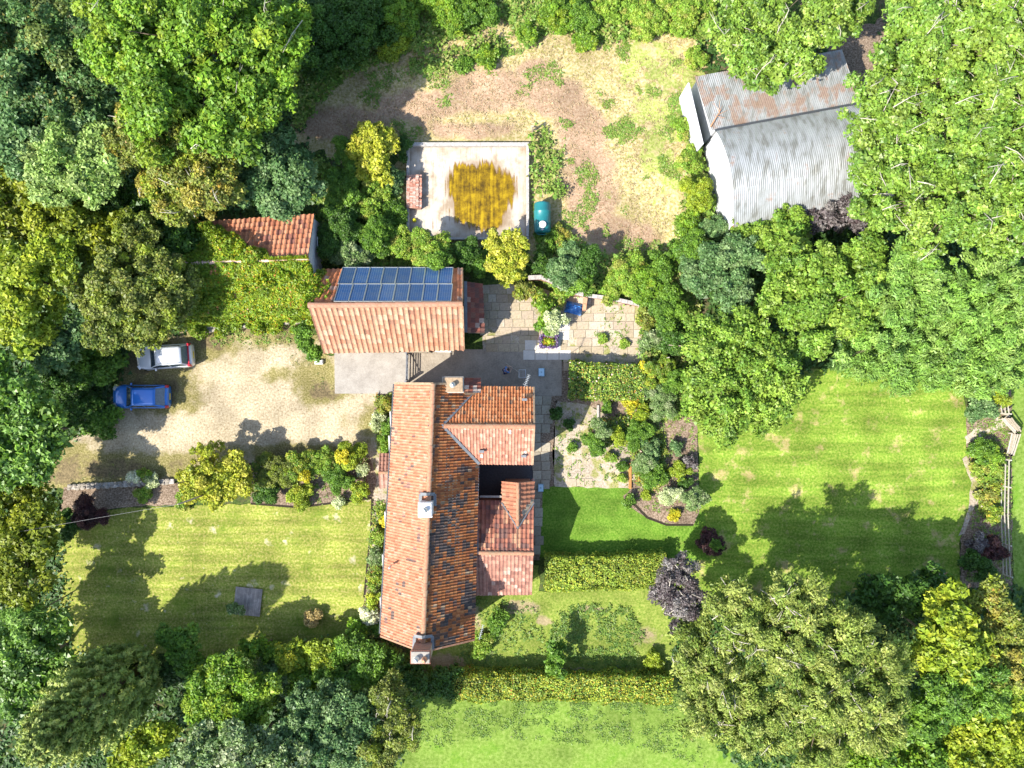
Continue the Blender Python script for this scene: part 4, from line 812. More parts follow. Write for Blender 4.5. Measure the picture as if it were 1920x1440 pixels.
# ================================================================ CARS (hood to the west)
def car(name, label, cx, cy_, L, W_, Ht, paint, wagon=False, rot=0, lights=None):
    g = P(cx, cy_, .6); root = thing(name, label, 'car', (g.x, g.y, 0)); root.rotation_euler = (0, 0, 0)
    # stations along x from nose (-L/2) to tail: (x, half width, bonnet/deck height)
    def outline(x):
        t = (x+L/2)/L; nose = min(1, t/.2); tail = min(1, (1-t)/.1)
        return W_/2*(.60+.40*math.sin(nose*math.pi/2)**.7)*(.80+.20*math.sin(tail*math.pi/2)**.8)
    top = lambda t: np.interp(t, [0, .02, .08, .25, .32, .9, .97, 1], [.55, .66, .78, .92, .96, .98, .92, .72])
    xs = [-L/2+L*t for t in (0, .015, .04, .08, .14, .2, .27, .34, .45, .6, .75, .85, .92, .96, .985, 1)]; vs = []; fs = []
    for x in xs:
        t = (x+L/2)/L; w_ = outline(x); h = float(top(t)); lo = .22+.12*(max(0, .06-t)+max(0, t-.95))*8
        for yy, z in ((-1, lo), (-1.0, .45), (-1.0, h-.22), (-.95, h-.06), (-.82, h), (-.4, h+.03), (0, h+.04), (.4, h+.03), (.82, h), (.95, h-.06), (1, h-.22), (1, .45), (1, lo)): vs.append((x, yy*w_*(1 if z < h-.15 else .98), z))
    n = 13
    for i in range(len(xs)-1):
        for k in range(n-1): fs.append((i*n+k, i*n+k+1, (i+1)*n+k+1, (i+1)*n+k))
        fs.append((i*n+n-1, i*n, (i+1)*n, (i+1)*n+n-1))
    fs += [tuple(range(n))[::-1], tuple(range((len(xs)-1)*n, len(xs)*n))]
    o = Vector((g.x, g.y, 0)); cz, sz = math.cos(rot), math.sin(rot); T = lambda p: (o.x+p[0]*cz-p[1]*sz, o.y+p[0]*sz+p[1]*cz, p[2])
    mb = MB(); mb.add([T(v) for v in vs], [f[::-1] for f in fs]); bo = mb.build('body', paint, root, True); bo.modifiers.new('sub', 'SUBSURF').levels = 1; bo.modifiers['sub'].render_levels = 2
    rearx = L/2-.28 if wagon else L/2-.22; roofend = L/2-.62 if wagon else L/2-.78
    A = (-L/2+L*.285, -L/2+L*.43, roofend, rearx)      # windscreen foot, roof front, roof rear, rear glass foot
    wl, wr = W_/2*.90, W_/2*.72
    def quadstrip(pts, mat_, nm, par, th=.02):
        m = MB(); m.add([T(p) for p in pts], [tuple(range(len(pts)))]); ob_ = m.build(nm, mat_, par); s = ob_.modifiers.new('solid', 'SOLIDIFY'); s.thickness = th; return ob_
    zb = .94; m_cg = m_glass
    quadstrip([(A[0], -wl*.93, zb), (A[0], wl*.93, zb), (A[1], wr*.97, Ht-.05), (A[1], -wr*.97, Ht-.05)], m_cg, 'windscreen', root)
    quadstrip([(A[3], wl*.88, zb), (A[3], -wl*.88, zb), (A[2], -wr*.95, Ht-.07), (A[2], wr*.95, Ht-.07)], m_rg, 'rear_window', root)
    for s in (-1, 1): quadstrip([(A[0]+.03, s*wl*.97, zb), (A[3]-.03, s*wl*.95, zb), (A[2]+.02, s*wr*1.0, Ht-.07), (A[1]-.02, s*wr*1.0, Ht-.07)][::s], m_cg, 'side_window', root)
    rv = []; rf = []; nx, ny = 8, 6
    for i in range(nx+1):
        for j in range(ny+1):
            u = i/nx; v = j/ny*2-1; rv.append(T((A[1]-.06+(A[2]-A[1]+.14)*u, v*(wr+.02), Ht-.05+.05*(1-v*v)*.8+.035*math.sin(math.pi*u))))
    for i in range(nx):
        for j in range(ny): a = i*(ny+1)+j; rf.append((a, a+ny+1, a+ny+2, a+1))
    m = MB(); m.add(rv, rf); ro = m.build('roof', paint, root, True); s = ro.modifiers.new('solid', 'SOLIDIFY'); s.thickness = .05
    for s in (-1, 1):
        pl = MB(); zz = Ht-.06
        pl.beam(T((A[0], s*wl*.95, zb)), T((A[1], s*wr, zz)), .07, .05); pl.beam(T((A[3], s*wl*.92, zb)), T((A[2], s*wr*.98, zz)), .10, .05); pl.beam(T(((A[1]+A[2])/2, s*wl*.97, zb)), T(((A[1]+A[2])/2-.03, s*wr, zz)), .06, .04)
        pl.build('pillars', paint, root)
        mi = MB(); mi.box(None, (.14, .2, .13), M4=Matrix.Translation(T((A[0]+.38, s*(wl+.12), 1.0)))); mi.build('door_mirror', paint, root, bevel=.04)
        for x in (-L/2+.78, L/2-.78):
            wh = MB(); c0 = Vector(T((x, s*(W_/2-.2), .31))); c1 = Vector(T((x, s*(W_/2-.01), .31))); wh.tube([c0, c1], .31, 18); w_o = wh.build('wheel', simple_tyre, root, True)
            wh = MB(); wh.tube([c1, c1+(c1-c0).normalized()*.015], .2, 14); wh.build('rim', m_alu, w_o, True)
        hl = MB(); hl.box(None, (.30, .34, .12), M4=Matrix.Translation(T((-L/2+.26, s*W_*.35, .70))) @ Matrix.Rotation(rot-s*.55, 4, 'Z')); hl.build('headlight', m_alu, root, bevel=.04)
        tl = MB(); tl.box(None, (.16, .20, .34 if not wagon else .5), M4=Matrix.Translation(T((L/2-.10 if not wagon else L/2-.2, s*W_*.425, .86)))); tl.build('tail_light', m_redl, root, bevel=.03)
    if wagon:
        rl = MB(); rl.beam(T((L/2-.22, -W_*.40, 1.0)), T((L/2-.22, W_*.40, 1.0)), .09, .06); rl.build('tailgate_trim', m_redl, root)
        for s in (-1, 1): rr_ = MB(); rr_.tube([T((A[1]+.05, s*(wr-.08), Ht+.05)), T(((A[1]+A[2])/2, s*(wr-.07), Ht+.09)), T((A[2]-.05, s*(wr-.08), Ht+.04))], .025, 6); rr_.build('roof_rail', m_alu, root)
    pn = MB(); pn.box(None, (.03, .5, .11), M4=Matrix.Translation(T((L/2+.01, 0, .62))) @ Matrix.Rotation(rot, 4, 'Z')); pn.build('number_plate', simple_yel, root)
    wi = MB()
    for s in (-.45, .15): wi.beam(T((A[0]+.05, s, zb+.04)), T((A[0]+.28, s+.5, zb+.2)), .02, .02)
    wi.build('wipers', m_dark, root); return root
simple_tyre = simple('tyre_rubber', (.02, .02, .02), .9, .1); simple_yel = simple('yellow_plate', (.65, .5, .05), .5)
m_redl = simple('red_lens', (.42, .012, .03), .3, .5); m_rg = simple('pale_reflecting_glass', (.12, .15, .17), .08, .9)
def paint(name, c, coat=1.0):
    m = M(name, .32, .5, .25); m.col(c); m.b.inputs['Coat Weight'].default_value = coat; m.b.inputs['Coat Roughness'].default_value = .06
    return m.m
car('hatchback', 'bright blue hatchback parked on the gravel, nose to the trees', 265, 743.5, 4.25, 1.78, 1.46, paint('blue_paint', (.012, .15, .52)))
car('estate_car', 'silver white estate car with red tail lights partly under the round olive tree', 309.5, 669, 4.25, 1.80, 1.5, paint('silver_paint', (.62, .64, .66)), wagon=True, rot=R(4))

# ================================================================ PAVING
m_slab = tile_obj_mat('paving_slab', [(0, (.32, .255, .17)), (.35, (.40, .33, .23)), (.7, (.35, .275, .20)), (1, (.46, .40, .31))], (.20, .17, .09), 3)
m_slabd = tile_obj_mat('old_paving_slab', [(0, (.25, .215, .16)), (.5, (.32, .28, .21)), (1, (.39, .345, .26))], (.18, .16, .09), 3)
slabm = {}
def slab_mesh(w_, h_, mat):
    k = (round(w_, 2), round(h_, 2), mat.name)
    if k not in slabm:
        t = MB(); g = .018; b = .012; x, y = w_/2-g, h_/2-g
        vs = [(-x, -y, -.04), (x, -y, -.04), (x, y, -.04), (-x, y, -.04), (-x, -y, .01), (x, -y, .01), (x, y, .01), (-x, y, .01), (-x+b, -y+b, .022), (x-b, -y+b, .022), (x-b, y-b, .022), (-x+b, y-b, .022)]
        me = bpy.data.meshes.new('paving_slab'); me.from_pydata(vs, [], [(8, 9, 10, 11)]+[(i, (i+1) % 4, (i+1) % 4+4, i+4) for i in range(4)]+[(i+4, (i+1) % 4+4, (i+1) % 4+8, i+8) for i in range(4)]); me.materials.append(mat); slabm[k] = me
    return slabm[k]
def pave(parent, px, rowh, widths, mat, z=.03, seed=1, miss=.04, ang=0):
    poly = wpoly(px); lo = poly.min(0); hi = poly.max(0); rg = random.Random(seed); y = hi[1]
    while y > lo[1]+rowh*.3:
        x = lo[0]+rg.uniform(-.3, 0)
        while x < hi[0]:
            w_ = rg.choice(widths); c = np.array([[x+w_/2, y-rowh/2]])
            if inside(c, poly)[0] and rg.random() > miss:
                o = bpy.data.objects.new('paving_slab', slab_mesh(w_, rowh, mat)); COL.objects.link(o); o.parent = parent; o.location = (c[0][0], c[0][1], z+rg.uniform(-.004, .006)); o.rotation_euler = (rg.uniform(-.006, .006), rg.uniform(-.006, .006), rg.uniform(-.012, .012))
            x += w_
        y -= rowh
pb = bpy.data.objects['patio_base']; pt_ = bpy.data.objects['path_base']
pave(pb, [(903, 536), (1000, 536), (1010, 620), (1050, 625), (1060, 655), (905, 655)], .62, (.62, .62, .9), m_slab, seed=2, miss=.03)
pave(pb, [(1062, 556), (1110, 560), (1198, 568), (1198, 690), (1062, 690)], .62, (.9, .9, .62, 1.2), m_slab, seed=3, miss=.07)
pave(pb, [(985, 655), (1020, 625), (1060, 600), (1060, 680), (985, 672)], .75, (.9,), simple('pale_new_slab', (.52, .48, .42), .85, .2, var=.1), seed=4, miss=0, z=.045)
pave(pt_, [(1006, 742), (1040, 742), (1038, 905), (1018, 915), (1014, 1045), (1003, 1045), (1003, 742)], .70, (.68,), m_slabd, seed=5, miss=.03)
pave(bpy.data.objects['gravel_garden'], [(1040, 897), (1170, 897), (1170, 912), (1040, 912)], .6, (.62,), m_slab, seed=8, miss=.45)
sl = MB(); a, b = P(1181, 868), P(1181, 916); sl.beam((a.x, a.y, .1), (b.x, b.y, .1), .2, .2); tag(sl.build('timber_sleeper', simple('orange_sleeper', (.36, .18, .06), .85, .15, bump=.01), bevel=.015), 'orange brown timber sleeper edging the pale gravel garden', 'sleeper')
pth = MB(); c_ = P(1206, 669); tag(MB().box((c_.x, c_.y, .06), (.55, 1.5, .08)).build('stepping_slab', simple('white_stone', (.42, .41, .40), .8, .2, var=.1), bevel=.02), 'long white stone slab at the southeast edge of the patio', 'slab')
c_ = P(1121, 772); tag(MB().box((c_.x, c_.y, .09), (.18, 1.0, .1)).build('stone_edging', m_cope, bevel=.02), 'short pale stone edging standing in the soil south of the rose hedge', 'edging')
# stone-built low walls
def stone_mesh(sd_, s=(.26, .2, .16)):
    bm = bmesh.new(); bmesh.ops.create_icosphere(bm, subdivisions=1, radius=1); rg = random.Random(sd_)
    for v in bm.verts:
        m = max(abs(v.co.x), abs(v.co.y), abs(v.co.z)); v.co = v.co/m*.75+v.co*.25; v.co *= rg.uniform(.85, 1.1); v.co.x *= s[0]/2; v.co.y *= s[1]/2; v.co.z *= s[2]/2
    me = bpy.data.meshes.new('stone'); bm.to_mesh(me); bm.free(); return me
m_stone = tile_obj_mat('rubble_stone', [(0, (.24, .21, .17)), (.5, (.32, .28, .23)), (1, (.42, .38, .33))], (.26, .23, .11), 6)
smesh = [stone_mesh(i, (.36, .26, .2)) for i in range(5)]
for m_ in smesh: m_.materials.append(m_stone)
def stone_wall(name, label, pts, wd, ht, cat='wall', step=.34, seed=0):
    w_pts = [P(*p) for p in pts]; root = thing(name, label, cat, w_pts[0]); rg = random.Random(seed); core = MB()
    for a, b in zip(w_pts[:-1], w_pts[1:]):
        core.beam((a.x, a.y, ht*.42), (b.x, b.y, ht*.42), wd*.8, ht*.85); L = (b-a).length; d = (b-a).normalized(); s = Vector((-d.y, d.x, 0)); n = int(L/step); rows = max(1, round(wd/.26))
        for i in range(n):
            for k in range(rows):
                o = bpy.data.objects.new('stone', rg.choice(smesh)); COL.objects.link(o); o.parent = root
                o.location = a+d*(i+.5+rg.uniform(-.2, .2))*step+s*((k+.5)/rows-.5)*wd+Vector((0, 0, ht-.03+rg.uniform(-.04, .03)))-ORG[root.name]
                o.rotation_euler = (rg.uniform(-.15, .15), rg.uniform(-.15, .15), math.atan2(d.y, d.x)+rg.uniform(-.5, .5)); q = rg.uniform(.8, 1.15); o.scale = (q, q, q)
    core.build('wall_core', m_cope, root); return root
stone_wall('rubble_wall', 'low pale rubble wall along the foot of the creeper covered outbuilding', [(388, 618), (450, 610), (520, 604), (575, 600)], .62, .5, seed=1)
stone_wall('stone_edging', 'row of mossy stones edging the shaded drive above the west bed', [(130, 913), (200, 909), (270, 905), (328, 902)], .45, .25, 'edging', seed=2)
def coped_wall(name, label, pts, wd, ht, mat, capm, step=.45):
    w_pts = [P(*p) for p in pts]; root = thing(name, label, 'wall', w_pts[0]); core = MB(); rg = random.Random(len(pts))
    for a, b in zip(w_pts[:-1], w_pts[1:]):
        core.beam((a.x, a.y, ht/2), (b.x, b.y, ht/2), wd, ht); L = (b-a).length; n = max(1, round(L/step)); d = (b-a)/n
        for i in range(n):
            q = a+d*(i+.5); m = MB(); dd = d.normalized()*(d.length/2-.012); z = ht+.035+rg.uniform(-.006, .006)
            m.beam((q.x-dd.x, q.y-dd.y, z), (q.x+dd.x, q.y+dd.y, z), wd+.08, .07); m.build('coping_stone', capm, root)
    core.build('wall_body', mat, root); return root
coped_wall('garden_wall', 'curving brick garden wall with pale coping north of the patio', [(990, 524), (1015, 523), (1032, 530), (1052, 543), (1075, 551), (1092, 555)], .24, .9, m_brick, m_cope)
coped_wall('garden_wall', 'straight garden wall with white coping along the patio north edge', [(1097, 556), (1140, 561), (1196, 573)], .2, .7, m_brick, m_cope)
coped_wall('garden_wall', 'short orange brick wall stub beside the blue tarpaulin', [(1096, 560), (1093, 584)], .2, .8, m_brick, m_potr)

# ================================================================ FENCES, GATES
def rail_fence(name, label, pts, ht=1.15, rails=3, step=2.0, mat=None, wd=.1):
    w_pts = [P(*p) for p in pts]; root = thing(name, label, 'fence', w_pts[0]); mat = mat or m_wood
    for a, b in zip(w_pts[:-1], w_pts[1:]):
        n = max(1, round((b-a).length/step))
        for i in range(n+1): q = a.lerp(b, i/n); MB().box((q.x, q.y, ht/2), (wd, wd, ht+.1)).build('post', mat, root, bevel=.01)
        for k in range(rails): z = ht*(k+.7)/rails; m = MB(); m.beam((a.x-.06, a.y, z), (b.x-.06, b.y, z), .035, .09); m.build('rail', mat, root)
    return root
m_pw = simple('pale_weathered_timber', (.42, .385, .32), .85, .15, var=.2, scale=9)
rail_fence('rail_fence', 'pale post and rail fence running between the east border and the pasture', [(1876, 860), (1874, 960), (1878, 1075)], mat=m_pw)
rail_fence('rail_fence', 'short post and rail fence north of the corner bench', [(1868, 722), (1876, 775)], mat=m_pw)
def board_fence(name, label, pts, ht, cat='fence'):
    w_pts = [P(*p) for p in pts]; root = thing(name, label, cat, w_pts[0]); rg = random.Random(5)
    for a, b in zip(w_pts[:-1], w_pts[1:]):
        L = (b-a).length; n = int(L/.16); d = (b-a).normalized(); me = bpy.data.meshes.new('board'); t = MB().box((0, 0, 0), (.14, .022, ht)); me.from_pydata(t.v, [], t.f); me.materials.append(m_board)
        for i in range(n):
            o = bpy.data.objects.new('board', me); COL.objects.link(o); o.parent = root; o.location = a+d*(i+.5)*L/n+Vector((0, 0, ht/2+rg.uniform(-.03, .02)))-ORG[root.name]; o.rotation_euler = (rg.uniform(-.02, .02), 0, math.atan2(d.y, d.x))
        for z in (.3, ht-.3): m = MB(); m.beam((a.x, a.y+.04, z), (b.x, b.y+.04, z), .04, .08); m.build('rail', m_pw, root)
        for q in (a, b): MB().box((q.x, q.y, ht/2), (.1, .1, ht+.12)).build('post', m_pw, root, bevel=.01)
    return root
m_board = tile_obj_mat('fence_board', [(0, (.32, .27, .19)), (.5, (.40, .34, .26)), (1, (.46, .41, .34))], None, 9)
sheet('chipping_path', [(1807, 818), (1842, 796), (1874, 780), (1890, 786), (1888, 800), (1850, 812), (1812, 832)], .035, simple('bark_chippings', (.40, .34, .26), .95, .1, var=.35, scale=14, bump=.04), step=.3, jit=.08, seg=.2)
cbn = thing('corner_bench', 'pale slatted timber corner bench beside the pasture fence', 'bench', P(1895, 800))
def slats(a, b, n, z, inward, tag_='seat_slat'):
    a = P(*a); b = P(*b); d = (b-a).normalized(); s = Vector((-d.y, d.x, 0))*inward
    for k in range(n): m = MB(); o_ = s*(.13*k); m.beam((a.x+o_.x, a.y+o_.y, z), (b.x+o_.x, b.y+o_.y, z), .10, .03); m.build(tag_, m_board, cbn)
    for q in (a, b, a+s*.13*(n-1), b+s*.13*(n-1)): MB().box((q.x, q.y, z/2), (.08, .08, z)).build('leg', m_board, cbn)
slats((1872, 786), (1896, 812), 5, .45, 1); slats((1890, 812), (1881, 850), 4, .45, 1)
for z in (.7, .95): slats((1897, 812), (1884, 852), 1, z, 1, 'back_rail'); slats((1880, 782), (1898, 808), 1, z, 1, 'back_rail')
def bar_gate(name, label, a, b, ht, mat, grp=None, bars=5):
    a = Vector((a.x, a.y, 0)); b = Vector((b.x, b.y, 0)); root = thing(name, label, 'gate', a, grp); d = (b-a).normalized()
    for q in (a, b): MB().box((q.x, q.y, ht/2+.05), (.15, .15, ht+.25)).build('post', mat, root, bevel=.01)
    a2 = a+d*.14; b2 = b-d*.14; z = [.22+(ht-.3)*(k/(bars-1))**.85 for k in range(bars)]
    for k in range(bars): m = MB(); m.beam((a2.x, a2.y, z[k]), (b2.x, b2.y, z[k]), .035, .09); m.build('bar', mat, root)
    for q in (a2, b2): m = MB(); m.beam((q.x, q.y, .15), (q.x, q.y, ht), .06, .08, up=d); m.build('stile', mat, root)
    m = MB(); m.beam((a2.x+.03, a2.y, .25), (b2.x+.03, b2.y, ht-.1), .03, .07); m.build('brace', mat, root)
bar_gate('field_gate', 'dark five-bar gate across the yard between outbuilding and farmhouse', P(766, 662), P(765, 716), 1.2, simple('grey_painted_metal', (.16, .17, .19), .55, .4))

# ================================================================ SMALL THINGS
def lid(px, py, w_, h_, label, mat, rim, name='cover'):
    c = P(px, py); root = thing(name, label, 'cover', (c.x, c.y, 0)); m = MB(); m.box((c.x, c.y, .12), (w_, h_, .22)); m.build('box', rim, root, bevel=.02); MB().box((c.x, c.y, .25), (w_-.08, h_-.08, .04)).build('lid', mat, root, bevel=.02)
    MB().box((c.x, c.y, .275), (.12, .12, .012)).build('handle', rim, root)
m_pb = simple('pale_blue_plastic', (.42, .60, .70), .5, .4, var=.08); m_lb = simple('blue_grey_rim', (.25, .38, .45), .5, .4)
lid(1015, 698, .46, .62, 'pale blue lidded box on the shaded yard north of the path', m_pb, m_lb, 'drain_box'); lid(1013.5, 914, .42, .58, 'pale blue lidded box on the path beside the lean-to', m_pb, m_lb, 'drain_box')
lid(599, 679, .62, .34, 'white slab cover on the gravel at the southwest corner of the peach tiled outbuilding', m_white, m_white, 'slab_cover')
sb = thing('timber_platform', 'square weathered dark timber cover lying on the west lawn', 'cover', P(467, 1127)); rot = R(-6)
c_ = P(466, 1127); m_db = tile_obj_mat('dark_decking', [(0, (.20, .18, .16)), (1, (.29, .26, .23))], (.36, .33, .30), 4)
for i in range(14):
    off = Matrix.Rotation(rot, 3, 'Z') @ Vector((-.93+.143*i, 0, 0)); m = MB(); m.box((c_.x+off.x, c_.y+off.y, .14), (.136, 2.05, .04), rz=rot); m.build('board', m_db, sb)
for y in (-.9, .9): off = Matrix.Rotation(rot, 3, 'Z') @ Vector((0, y, 0)); m = MB(); m.box((c_.x+off.x, c_.y+off.y, .06), (1.95, .08, .13), rz=rot); m.build('bearer', m_wood, sb)
# tarpaulin
tb = bpy.data.meshes.new('tarpaulin'); V = []; Fq = []; c_ = P(1076, 578); n = 22
for j in range(n+1):
    for i in range(n+1):
        u, v = i/n*2-1, j/n*2-1; x = u*.62+v*.12; y = v*.42-u*.16; r_ = max(abs(u), abs(v)); z = .42*(1-r_**2)+.06+.10*mnoise.noise(Vector((u*2.2, v*4+u*2, 3)))+.05*mnoise.noise(Vector((u*6, v*7, 1)))
        V.append((c_.x+x*(1+.12*mnoise.noise(Vector((u*2, v*2, 9)))), c_.y+y, max(.03, z)))
for j in range(n):
    for i in range(n): a = j*(n+1)+i; Fq.append((a, a+1, a+n+2, a+n+1))
tb.from_pydata(V, [], Fq); tb.polygons.foreach_set('use_smooth', [True]*len(Fq)); m_tarp = M('blue_tarp', .35, .5); m_tarp.col(m_tarp.ramp(m_tarp.noise(3, 4), [(.35, (.02, .13, .45)), (.6, (.06, .26, .62)), (.7, (.35, .50, .68))]))
tag(link('tarpaulin', tb, m_tarp.m), 'crumpled blue tarpaulin heaped against the short orange brick wall', 'tarpaulin')
# raised planter with violet flowers
pl = thing('flower_planter', 'square planter ringed with violet flowers in the middle of the yard', 'planter', P(1028, 641)); c_ = P(1028, 641)
mb = MB()
for dx, dy, sx, sy in ((0, .44, 1.3, .07), (0, -.44, 1.3, .07), (.62, 0, .07, .81), (-.62, 0, .07, .81)): mb.box((c_.x+dx, c_.y+dy, .22), (sx, sy, .45))
mb.build('box', m_wood, pl, bevel=.01); MB().box((c_.x, c_.y, .18), (1.18, .82, .36)).build('soil', m_soil, pl)
rg = np.random.default_rng(5); n = 900; t = rg.uniform(0, 4, n); e = np.stack([np.where(t < 1, t*1.2-.6, np.where(t < 2, .6, np.where(t < 3, .6-(t-2)*1.2, -.6))), np.where(t < 1, -.42, np.where(t < 2, -.42+(t-1)*.84, np.where(t < 3, .42, .42-(t-3)*.84))), np.zeros(n)], 1)
e = e+rg.normal(size=(n, 3))*.055+np.array([c_.x, c_.y, .5]); pv = [(4, (.20, .10, .32)), (3, (.10, .05, .16)), (2, (.42, .32, .50)), (2, (.07, .12, .03))]
leaf_object('flowers', e, rg.normal(size=(n, 3))*.5+[0, 0, 1], .11, .09, pal_colors(rg, pv, n), FOL, pl)
n = 700; e = rg.normal(size=(n, 3))*[.22, .15, .06]+[c_.x, c_.y, .48]; leaf_object('foliage', e, rg.normal(size=(n, 3))*.6+[0, 0, 1], .12, .08, pal_colors(rg, PAL['creeper']+[(1, (.5, .1, .02))], n), FOL, pl)
MB().tube([(c_.x+.05, c_.y-.02, .4), (c_.x+.05, c_.y-.02, .62)], [.12, .15], 12).build('pot', simple('lime_pot', (.35, .45, .03), .5), pl, True)
# pots by the SE shrubs
c_ = P(1762, 1074); tag(MB().tube([(c_.x, c_.y, 0), (c_.x, c_.y, .3), (c_.x, c_.y, .32)], [.15, .2, .17], 14).build('flower_pot', m_white, None, True), 'small white pot on the shaded southeast lawn corner', 'pot')
c_ = P(1771, 1077); t = MB()
for k in range(16): a, b = 2*math.pi*k/16, 2*math.pi*(k+1)/16; t.beam((c_.x+.2*math.cos(a), c_.y+.2*math.sin(a), .2), (c_.x+.2*math.cos(b), c_.y+.2*math.sin(b), .2), .05, .4)
tag(t.build('pot_ring', m_potr), 'open terracotta ring pot beside the small white pot', 'pot')
c_ = P(998, 895); rf = thing('garden_umbrella', 'small closed red and white parasol standing in the dark courtyard', 'parasol', (c_.x, c_.y, 0)); b_ = Vector((c_.x-.1, c_.y-.3, 0))
MB().tube([b_, b_+Vector((.05, .1, 1.0))], .025, 6).build('pole', m_alu, rf); MB().tube([b_+Vector((.05, .1, 1.0)), b_+Vector((.12, .3, 1.5)), b_+Vector((.16, .42, 1.9))], [.14, .1, .02], 8).build('canopy', simple('faded_red_cloth', (.55, .35, .32), .8), rf, True)
c_ = P(1078, 671)
# rotary line / poles
for (x_, y_, L, lb) in ((1243, 648, 2.2, 'thin upright pole among the shrubs east of the patio'),):
    q = P(x_, y_+24); tag(MB().tube([(q.x, q.y, 0), (q.x, q.y, L)], .035, 8).build('clothes_pole', m_pw, None), lb, 'pole'); q2 = P(1275, 652)
    tag(MB().beam((q.x, q.y+.9, L-.2), (q2.x, q2.y, L-.25), .06, .06).build('arbour_rail', m_wood), 'weathered horizontal arbour rail east of the patio', 'rail')
cb = MB(); n = 24; a, b = P(-200, 1040, 6.5), P(335, 945, 6.2)
pts = [a.lerp(b, k/n)-Vector((0, 0, .5*math.sin(math.pi*k/n))) for k in range(n+1)]; tag(cb.tube(pts, .010, 4).build('overhead_cable', simple('grey_cable', (.22, .21, .20), .6), None), 'thin overhead cable crossing above the west bed', 'cable')
pp = thing('cable_pole', 'wooden pole in the golden front shrub carrying the overhead cable', 'pole', (b.x, b.y, 0)); MB().tube([(b.x, b.y, 0), (b.x, b.y, b.z+.1)], [.07, .05], 8).build('pole', m_wood, pp, True)

# ================================================================ PERSON in the yard, bent over a long pole
def skin(name, chains, mat, parent, sub=2):
    vs = []; es = []; rad = []; idx = {}
    for ch in chains:
        prev = None
        for p, r in ch:
            k = tuple(round(c, 4) for c in p)
            if k not in idx: idx[k] = len(vs); vs.append(p); rad.append(r)
            if prev is not None: es.append((prev, idx[k]))
            prev = idx[k]
    org = ORG[parent.name]; me = bpy.data.meshes.new(name); me.from_pydata([(p[0]-org.x, p[1]-org.y, p[2]-org.z) for p in vs], es, []); o = link(name, me, mat, parent)
    o.modifiers.new('skin', 'SKIN'); sv = me.skin_vertices[0].data
    for i, r in enumerate(rad): sv[i].radius = (r[0], r[1]) if hasattr(r, '__len__') else (r, r)
    sv[0].use_root = True; s = o.modifiers.new('sub', 'SUBSURF'); s.levels = 1; s.render_levels = sub
    me.polygons.foreach_set('use_smooth', [True]*len(me.polygons)); return o
pc = P(950, 694); per = thing('person', 'person in blue top and navy trousers leaning over a thin pole in the yard', 'person', (pc.x, pc.y, 0))
m_skin = simple('skin', (.50, .30, .22), .6, .3, var=.05); m_hair = simple('brown_hair', (.06, .04, .03), .8, .2); m_top = simple('blue_top', (.10, .20, .42), .85, .15); m_nav = simple('navy_trousers', (.012, .02, .07), .85, .15)
d = Vector((.75, .35, 0)).normalized(); s = Vector((-d.y, d.x, 0)); o0 = Vector((pc.x-.15, pc.y-.1, 0))
def q(f, l, z): v = o0+d*f+s*l; return (v.x, v.y, z)
skin('body', [[(q(.05, 0, 1.0), .13), (q(.12, 0, 1.18), .125), (q(.2, 0, 1.38), .13), (q(.25, 0, 1.50), .06), (q(.29, 0, 1.58), .055)],
              [(q(.2, 0, 1.38), .13), (q(.2, .18, 1.42), .062), (q(.3, .25, 1.2), .048), (q(.48, .16, 1.02), .036), (q(.54, .1, .98), .03)],
              [(q(.2, 0, 1.38), .13), (q(.2, -.18, 1.42), .062), (q(.32, -.24, 1.18), .048), (q(.48, -.1, 1.12), .036), (q(.54, -.04, 1.12), .03)],
              [(q(.05, 0, 1.0), .13), (q(.03, .1, .93), .095), (q(.08, .13, .52), .062), (q(.0, .14, .1), .042), (q(.14, .15, .05), .04)],
              [(q(.05, 0, 1.0), .13), (q(.03, -.1, .93), .095), (q(.0, -.13, .52), .062), (q(-.14, -.14, .1), .042), (q(0, -.15, .05), .04)]], m_skin, per)
skin('top', [[(q(.04, 0, 1.0), .145), (q(.12, 0, 1.18), .14), (q(.2, 0, 1.38), .145), (q(.235, 0, 1.46), .07)], [(q(.2, 0, 1.38), .145), (q(.2, .18, 1.42), .075), (q(.27, .235, 1.26), .062)], [(q(.2, 0, 1.38), .145), (q(.2, -.18, 1.42), .075), (q(.28, -.225, 1.26), .062)]], m_top, per)
skin('trousers', [[(q(.05, 0, 1.02), .147), (q(.03, .1, .93), .11), (q(.08, .13, .52), .078), (q(.0, .14, .12), .062)], [(q(.05, 0, 1.02), .147), (q(.03, -.1, .93), .11), (q(0, -.13, .52), .078), (q(-.14, -.14, .12), .062)]], m_nav, per)
hd = MB(); hc = Vector(q(.34, 0, 1.66)); bm = bmesh.new(); bmesh.ops.create_uvsphere(bm, u_segments=16, v_segments=12, radius=.1)
for v in bm.verts: v.co.z *= 1.2; v.co.x *= .95
fx = d
hd.add([hc+v.co for v in bm.verts], [tuple(v.index for v in f.verts) for f in bm.faces]); bm.free()
hd.tube([hc+d*.085+Vector((0, 0, .01)), hc+d*.115-Vector((0, 0, .015))], [.012, .016], 6)
for k in (-1, 1): hd.tube([hc+s*.09*k, hc+s*.11*k], [.02, .024], 6)
hd.build('head', m_skin, per, True)
ey = MB()
for k in (-1, 1): ey.box(hc+d*.093+s*.035*k+Vector((0, 0, .012)), (.014, .014, .01))
ey.box(hc+d*.092-Vector((0, 0, .05)), (.012, .03, .006)); ey.build('eyes_and_mouth', m_hair, per)
hr = MB(); bm = bmesh.new(); bmesh.ops.create_uvsphere(bm, u_segments=16, v_segments=10, radius=.112)
